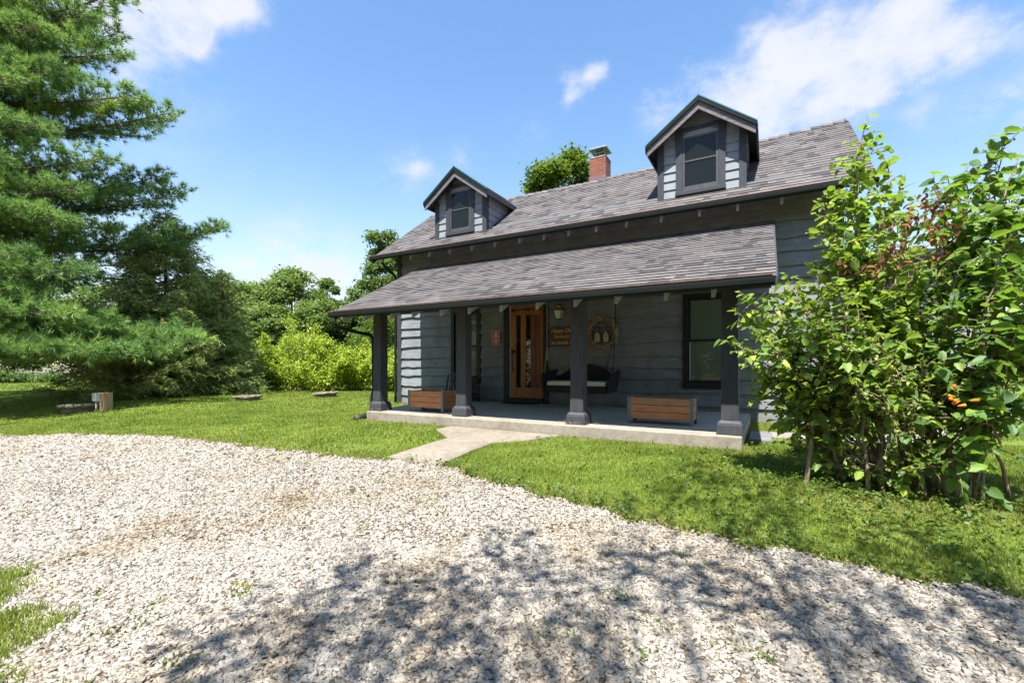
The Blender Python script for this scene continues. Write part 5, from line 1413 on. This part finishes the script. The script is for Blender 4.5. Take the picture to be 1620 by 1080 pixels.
t2 = [(1586, 216, 3.9), (1560, 238, 3.9), (1540, 262, 4.0), (1500, 282, 4.0), (1478, 300, 4.1), (1468, 350, 4.1), (1612, 250, 3.7), (1650, 270, 3.6), (1690, 300, 3.5), (1575, 320, 3.7), (1530, 340, 3.8), (1620, 350, 3.5), (1680, 400, 3.4), (1580, 400, 3.5), (1520, 420, 3.7), (1625, 440, 3.3), (1560, 470, 3.5), (1500, 480, 3.6),
      (1610, 520, 3.3), (1545, 540, 3.5), (1660, 520, 3.3), (1490, 560, 3.6), (1700, 480, 3.4), (1690, 580, 3.4), (1480, 420, 3.9), (1600, 300, 3.9), (1550, 380, 3.9), (1640, 330, 3.9), (1505, 620, 3.6), (1480, 660, 3.6), (1530, 600, 3.5), (1460, 740, 3.6), (1500, 730, 3.5), (1570, 640, 3.6), (1540, 690, 3.6), (1610, 560, 3.4), (1640, 640, 3.5)]
b2 = big_shrub("broadleaf_shrub", "taller broad-leaved shrub with twisted stems at the photo's right edge", 1502, 3.85, t2, 93, 'leaf_bush2', .072, .035, leafy=.40, twig=.36, base_spread=.16, stem_r=.013)

t3 = [(1270, 500, 4.1), (1310, 480, 4.0), (1345, 500, 4.0), (1385, 470, 4.0), (1420, 490, 3.9), (1455, 500, 3.9), (1490, 520, 3.8), (1330, 545, 3.8), (1375, 540, 3.7), (1415, 560, 3.6), (1460, 570, 3.6), (1500, 590, 3.6), (1300, 580, 3.9), (1350, 600, 3.7), (1395, 620, 3.6), (1445, 630, 3.6), (1480, 640, 3.6), (1540, 560, 3.6), (1290, 740, 4.2), (1330, 715, 4.0), (1420, 700, 3.8), (1400, 440, 4.1), (1360, 450, 4.1), (1450, 450, 4.0)]
b3 = big_shrub("rose_thicket", "small-leaved arching thicket of thin canes between the two larger shrubs", 1435, 4.05, t3, 94, 'leaf_rose', .036, .023, leafy=.40, twig=.30, step=1, stem_r=.010, heart=.7, base_spread=.2)

# withered leaf clusters caught in the first shrub, and the trumpet flowers
P = []; rng = np.random.default_rng(95)
for px, py, Z, k, s in [(1432, 352, 3.62, 24, .05), (1462, 340, 3.62, 35, .07), (1486, 368, 3.62, 42, .07), (1470, 408, 3.62, 27, .06), (1400, 418, 3.62, 24, .05), (1420, 400, 3.62, 20, .05), (1372, 432, 3.62, 13, .03), (1338, 425, 3.62, 7, .03), (1494, 330, 3.62, 22, .06)]:
    P.append(pix(px, py, Z) + rng.normal(size=(k, 3)) * s)
P = np.concatenate(P); n = len(P)
V, F = leaves_heart(P, unit(rng.normal(size=(n, 3)) + np.array([0, 0, -.6])), .05 * rng.uniform(.6, 1.2, n), rng, width=.55)
o = mass("withered_leaves", V, F, M['leaf_dead'], b1); o['label'] = "clusters of dead brown leaves"
fm = MB()
for px, py in [(1505, 632), (1512, 628), (1519, 634), (1508, 640), (1515, 642), (1535, 634), (1512, 618)]:
    c = pix(px, py, 3.45); d = unit(rng.normal(size=3) * .6 + np.array([0, -.6, .1]))
    fm.tube([c, c + d * .025, c + d * .05], [.004, .009, .014], 7)
fm.build("trumpet_flower", M['flower'], b2, smooth=True)["label"] = "small orange trumpet flowers"

# tree standing behind the viewer: only its shade reaches the picture
def shade_tree():
    rng = np.random.default_rng(101); base = np.array([3.2, -5.2, -.36])
    root = thing("shade_tree", tuple(base), "spreading broadleaf tree behind the viewer shading the near gravel", "tree")
    S = SUNV / SUNV[2]
    spots = []
    for px, py, r in [(430, 985, .34), (520, 960, .32), (600, 985, .36), (700, 980, .36), (380, 1035, .30), (470, 1050, .36), (570, 1055, .36), (680, 1050, .36), (780, 1060, .26), (770, 940, .30), (850, 905, .22), (560, 893, .20), (610, 905, .16), (790, 868, .20), (835, 858, .16), (720, 925, .26), (640, 948, .22),
                      (900, 940, .22), (950, 900, .18), (985, 884, .2), (1050, 905, .18), (1100, 905, .24), (1140, 925, .22), (1190, 938, .22), (1240, 962, .2), (1290, 985, .2), (1340, 1005, .2), (1390, 1030, .2), (1440, 1058, .2), (1150, 858, .2), (1200, 870, .14), (1260, 895, .2), (1330, 930, .2), (1400, 955, .2), (1460, 985, .22), (1530, 1010, .22), (1600, 1050, .24),
                      (1100, 745, .24), (1140, 762, .22), (1200, 775, .24), (1060, 782, .26), (1120, 800, .24), (1250, 820, .30), (1180, 830, .24), (1330, 850, .30), (1400, 870, .26), (1480, 880, .30), (1560, 905, .30), (1600, 975, .2), (1560, 955, .2), (910, 1010, .22), (870, 1050, .26), (960, 1050, .2), (1040, 960, .12), (980, 960, .16), (1000, 800, .14), (1250, 750, .24), (1620, 830, .3), (1600, 760, .3), (300, 1075, .3)]:
        g_ = ground_at(px, min(py, 1079)); h = rng.uniform(5.2, 8.5); c = g_ + S * h; spots.append((c, r))
    for i in range(40):   # the rest of the crown, round and behind
        a = rng.uniform(0, 6.28); q = rng.uniform(1, 4.5); spots.append((base + np.array([math.cos(a) * q + .5, math.sin(a) * q - 2.0, rng.uniform(6, 12)]), rng.uniform(.5, .8)))
    tb = MB(); tp_ = limb_path(base - Up * .1, base + np.array([-.8, .6, 9.5]), rng, 0, 9, .02); tb.tube(tp_, np.linspace(.27, .06, 9), 9)
    P = []
    for c, r in spots:
        i = rng.integers(3, 7); tb.tube(limb_path(tp_[i], c, rng, .06, 6, .06), np.linspace(.035, .006, 6), 5, cap=False)
        k = int(520 * r ** 1.6 * rng.uniform(.35, 2.1)); ax = unit(c - tp_[i]); t = rng.normal(size=(k, 1)) * r * .8
        P.append(c + ax * t + rng.normal(size=(k, 3)) * r * np.array([.42, .42, .35]))
    P = np.concatenate(P); n = len(P)
    V, F = leaves_rhomb(P, unit(rng.normal(size=(n, 3)) + np.array([0, 0, -.3])), rng.uniform(.055, .105, n), .75, rng)
    tb.build("trunk", M['bark'], root, smooth=True); mass("crown", V, F, M['leaf_shade'], root)


shade_tree()
for i, (x, y, h, r) in enumerate([(-8, -12, 10, 4.5), (0, -14, 12, 5.0), (8, -12.5, 11, 4.8), (-17, -11, 11, 4.8), (16, -11, 11, 4.5), (-3.8, -11.5, 9, 4.0), (4.2, -13, 10, 4.2)]):
    broadleaf("broadleaf_tree", "one of the broadleaf trees across the drive behind the viewer", (x, y, -.36), h, r, .1, 9000, .30, 'leaf_far', 120 + i, group="trees across the drive", clumps=34)


# ------------------------------------------------------------------ grass, weeds, gravel stones
def cam_depth(x, y): return x * Fw[0] + y * Fw[1]


def in_view(x, y, m=60):
    Z = cam_depth(x, y); px = 810 + 720 * (x * Rt[0] + y * Rt[1]) / np.maximum(Z, .1)
    return (Z > .8) & (px > -m) & (px < 1620 + m)


RB1 = root_loc(b1)


def grass_ok(x, y):
    e = edge_y(x)
    ok = (y > e - .04) & ~inside(SLAB, x, y) & ~inside(HOUSE, x, y) & ~inside(SIDEWALK, x, y) & ~inside([(.9, 13.9), (9.2, 13.8), (9.2, 18), (.9, 18)], x, y) & ~inside([(-.26, 6.88), (.06, 6.88), (.06, 7.77), (-.26, 7.77)], x, y)
    W = np.array(WALK); c = W.mean(0); Wi = c + (W - c) * .955
    return ok & ~inside(Wi, x, y)


def blades(n, xr, yr, zmin, zmax, hl, wd, seed, island=False):
    rng = np.random.default_rng(seed)
    x = rng.uniform(*xr, n); y = rng.uniform(*yr, n); Z = cam_depth(x, y)
    k = in_view(x, y) & (Z > zmin) & (Z <= zmax)
    x, y = x[k], y[k]
    k = (rng.random(len(x)) < np.clip((1.0 + .10 * np.sin(x * 7) + .06 * np.sin(x * 19 + y * 9) - .28 * np.clip(x + 3.6, 0, 2) - y) / .30, 0, 1)) if island else grass_ok(x, y)
    # thinner right at the drive's edge
    if not island: k &= (rng.random(len(x)) < np.clip((y - edge_y(x) + .06) / .12, .12, 1))
    x, y = x[k], y[k]; m = len(x); z = ground_z(x, y) - .01 + (.015 if island else 0)
    tuft = .75 + .5 * np.sin(x * 3.1 + np.sin(y * 2.3) * 2) * np.sin(y * 3.7 + 1.3 * np.sin(x * 1.9))
    h = hl * rng.uniform(.55, 1.3, m) * (.75 + .25 * tuft); a = rng.uniform(0, 6.283, m); w_ = wd * rng.uniform(.7, 1.3, m)
    le = rng.uniform(.15, .9, m); b = rng.uniform(0, 6.283, m)
    s = np.stack([np.cos(a), np.sin(a), np.zeros(m)], 1) * w_[:, None] / 2; d = np.stack([np.cos(b), np.sin(b), np.zeros(m)], 1)
    B = np.stack([x, y, z], 1)
    mid = B + Up * (h * .55)[:, None] + d * (h * le * .25)[:, None]; tip = B + Up * (h * (1 - .35 * le))[:, None] + d * (h * le * .8)[:, None]
    V = np.stack([B - s, B + s, mid + s * .8, mid - s * .8, tip], 1).reshape(-1, 3)
    i = np.arange(m)[:, None] * 5
    F = np.concatenate([i + np.array([[0, 1, 2]]), i + np.array([[0, 2, 3]]), i + np.array([[3, 2, 4]])], 0)
    return V, F


parts = [blades(360000, (-6.8, 3.5), (3.4, 8.2), 2.0, 6.2, .058, .0046, 1), blades(430000, (-19, 6), (2.0, 9.5), 6.2, 10.5, .060, .0080, 2), blades(420000, (-26, 10), (2.0, 22), 10.5, 19, .065, .014, 3), blades(200000, (-60, 22), (1.5, 46), 19, 40, .10, .04, 4), blades(34000, (-4.9, -2.3), (.2, 1.2), .8, 8, .07, .0055, 5, True)]
V, F = cat_mesh(parts)
tag(mass("grass", V, F, M['grass']), "short sunlit lawn grass around the house and drive", "grass", kind='stuff')

# broad-leaved weeds and ground cover: under the shrubs, along the drive and here and there in the lawn
rng = np.random.default_rng(7); P = []
for i in range(2600):
    q = rng.random()
    if q < .35: x, y = rng.normal(.9, .8), rng.normal(4.9, .45)
    elif q < .55: x = rng.uniform(-4, 2.0); y = edge_y(x) + abs(rng.normal()) * .10
    elif q < .8: x, y = rng.uniform(-1.2, 3.2), rng.uniform(3.8, 7.2)
    else: x, y = rng.uniform(-6, 3), rng.uniform(4, 6.1)
    P.append((x, y))
P = np.array(P); k = grass_ok(P[:, 0], P[:, 1]); P = P[k]
C = np.column_stack([P[:, 0], P[:, 1], ground_z(P[:, 0], P[:, 1]) + rng.uniform(.02, .07, len(P))]); C = np.repeat(C, 3, 0) + rng.normal(size=(3 * len(P), 3)) * .02; n = len(C)
C[:, 2] = np.maximum(C[:, 2], ground_z(C[:, 0], C[:, 1]) + .01)
V1, F1 = leaves_rhomb(C, unit(rng.normal(size=(n, 3)) * np.array([1, 1, .35])), rng.uniform(.02, .045, n), .75, rng)
tag(mass("ground_cover", V1, F1, M['weed']), "low broad-leaved weeds under the shrubs and along the gravel edge", "weeds", kind='stuff')

# weeds and moss in the gravel
WP = [(985, 945), (965, 942), (1015, 990), (1040, 1000), (1000, 1035), (1018, 1040), (900, 1010), (860, 1015), (600, 765), (575, 835), (1165, 1035), (1215, 1045), (240, 975), (210, 990), (300, 1045), (265, 1060), (380, 945), (160, 940), (445, 720), (480, 735), (300, 720), (560, 780), (690, 790), (1085, 880), (50, 900), (20, 905), (150, 1010), (180, 1010), (850, 990), (1290, 860)]
P = []
for i, (px, py) in enumerate(WP):
    g_ = ground_at(px, min(1078, py)); k = 34; P.append(g_ + np.column_stack([rng.normal(size=k) * .045, rng.normal(size=k) * .03, np.abs(rng.normal(size=k)) * .012 + .012]))
P = np.concatenate(P); n = len(P)
V2, F2 = leaves_rhomb(P, unit(rng.normal(size=(n, 3)) + Up * .5), rng.uniform(.012, .03, n), .5, rng)
tag(mass("weed_tufts", V2, F2, M['weed']), "small green weed tufts and moss growing through the gravel", "weeds", kind='stuff')


P = []; rng = np.random.default_rng(17)
for px, py, sx_, k in [(30, 915, .10, 260), (80, 935, .10, 220), (170, 1050, .10, 260), (215, 1020, .08, 180), (120, 1070, .1, 220), (250, 955, .06, 130), (300, 1050, .06, 120), (200, 1000, .08, 160), (860, 1005, .10, 170), (880, 1020, .07, 120), (570, 840, .06, 70), (480, 790, .07, 70), (700, 800, .06, 60), (380, 930, .06, 100), (140, 720, .12, 70), (330, 745, .1, 60), (650, 770, .08, 60), (960, 870, .06, 60), (1250, 1000, .06, 60), (20, 760, .14, 90)]:
    g_ = ground_at(px, min(1076, py)); P.append(g_ + np.column_stack([rng.normal(size=k) * sx_, rng.normal(size=k) * sx_ * .5, rng.uniform(.004, .016, k)]))
P = np.concatenate(P); n = len(P)
V3, F3 = leaves_rhomb(P, unit(rng.normal(size=(n, 3)) * np.array([1, 1, .5]) + Up * .2), rng.uniform(.008, .02, n), .8, rng)
tag(mass("moss_tufts", V3, F3, M['moss']), "olive moss cushions scattered through the gravel", "moss", kind='stuff')


def stones(n, xr, yr, zmin, zmax, size, seed):
    rng = np.random.default_rng(seed)
    x = rng.uniform(*xr, n); y = rng.uniform(*yr, n); Z = cam_depth(x, y)
    k = in_view(x, y, 40) & (Z > zmin) & (Z <= zmax) & (y < edge_y(x) + rng.normal(size=n) * .035) & ~(rng.random(n) < np.clip((1.0 + .1 * np.sin(x * 5) - .25 * np.clip(x + 3.6, 0, 2) - y) / .35, 0, .93) * (x < -2.5))
    # bare, trodden patches of dirt between
    bare = np.sin(x * 1.9 + 1.3 * np.sin(y * 2.2)) * np.sin(y * 2.9 + np.sin(x * 1.1))
    k &= rng.random(n) > np.clip((bare - .62) * 1.6, 0, .45)
    x, y = x[k], y[k]; m = len(x)
    z = ground_z(x, y) + .012 * np.sin(x * 1.7) * np.sin(y * 2.3) * np.clip(edge_y(x) - y, 0, 1)
    s = size * np.clip(np.exp(rng.normal(size=m) * .45), .35, 2.1) * .5
    base = np.array([(-1, -1, -.6), (1, -1, -.6), (1, 1, -.6), (-1, 1, -.6), (-.7, -.75, .6), (.75, -.7, .6), (.7, .75, .6), (-.75, .7, .6)])
    jit = rng.normal(size=(m, 8, 3)) * .26
    sc = np.stack([rng.uniform(.75, 1.35, m), rng.uniform(.55, 1.0, m), rng.uniform(.25, .6, m)], 1)
    Vl = (base[None] + jit) * sc[:, None] * s[:, None, None]
    # random tilt and turn
    az = rng.uniform(0, 6.283, m); tl = rng.normal(size=m) * .38; tz = rng.uniform(0, 6.283, m)
    def rotz(V_, a): c, s_ = np.cos(a)[:, None], np.sin(a)[:, None]; return np.stack([V_[..., 0] * c - V_[..., 1] * s_, V_[..., 0] * s_ + V_[..., 1] * c, V_[..., 2]], -1)
    def rotx(V_, a): c, s_ = np.cos(a)[:, None], np.sin(a)[:, None]; return np.stack([V_[..., 0], V_[..., 1] * c - V_[..., 2] * s_, V_[..., 1] * s_ + V_[..., 2] * c], -1)
    Vl = rotz(rotx(rotz(Vl, az), tl), tz)
    Vw = Vl + np.stack([x, y, z + .006 + s * rng.uniform(-.1, .5, m)], 1)[:, None]
    q = np.array([(0, 3, 2, 1), (4, 5, 6, 7), (0, 1, 5, 4), (1, 2, 6, 5), (2, 3, 7, 6), (3, 0, 4, 7)])
    return Vw.reshape(-1, 3), (np.arange(m)[:, None, None] * 8 + q[None]).reshape(-1, 4)


parts = [stones(500000, (-6.5, 2.0), (.2, 3.9), .8, 3.6, .0150, 1), stones(360000, (-9, 2.2), (0, 4.5), 3.6, 6.0, .0172, 2), stones(340000, (-16, 2), (0, 4.5), 6.0, 15, .0235, 3)]
V, F = cat_mesh(parts)
tag(mass("gravel_stones", V, F, M['stone']), "loose pale limestone chips covering the driveway", "gravel", kind='stuff')
print("stones", len(F) // 6, "pine tufts", npine)
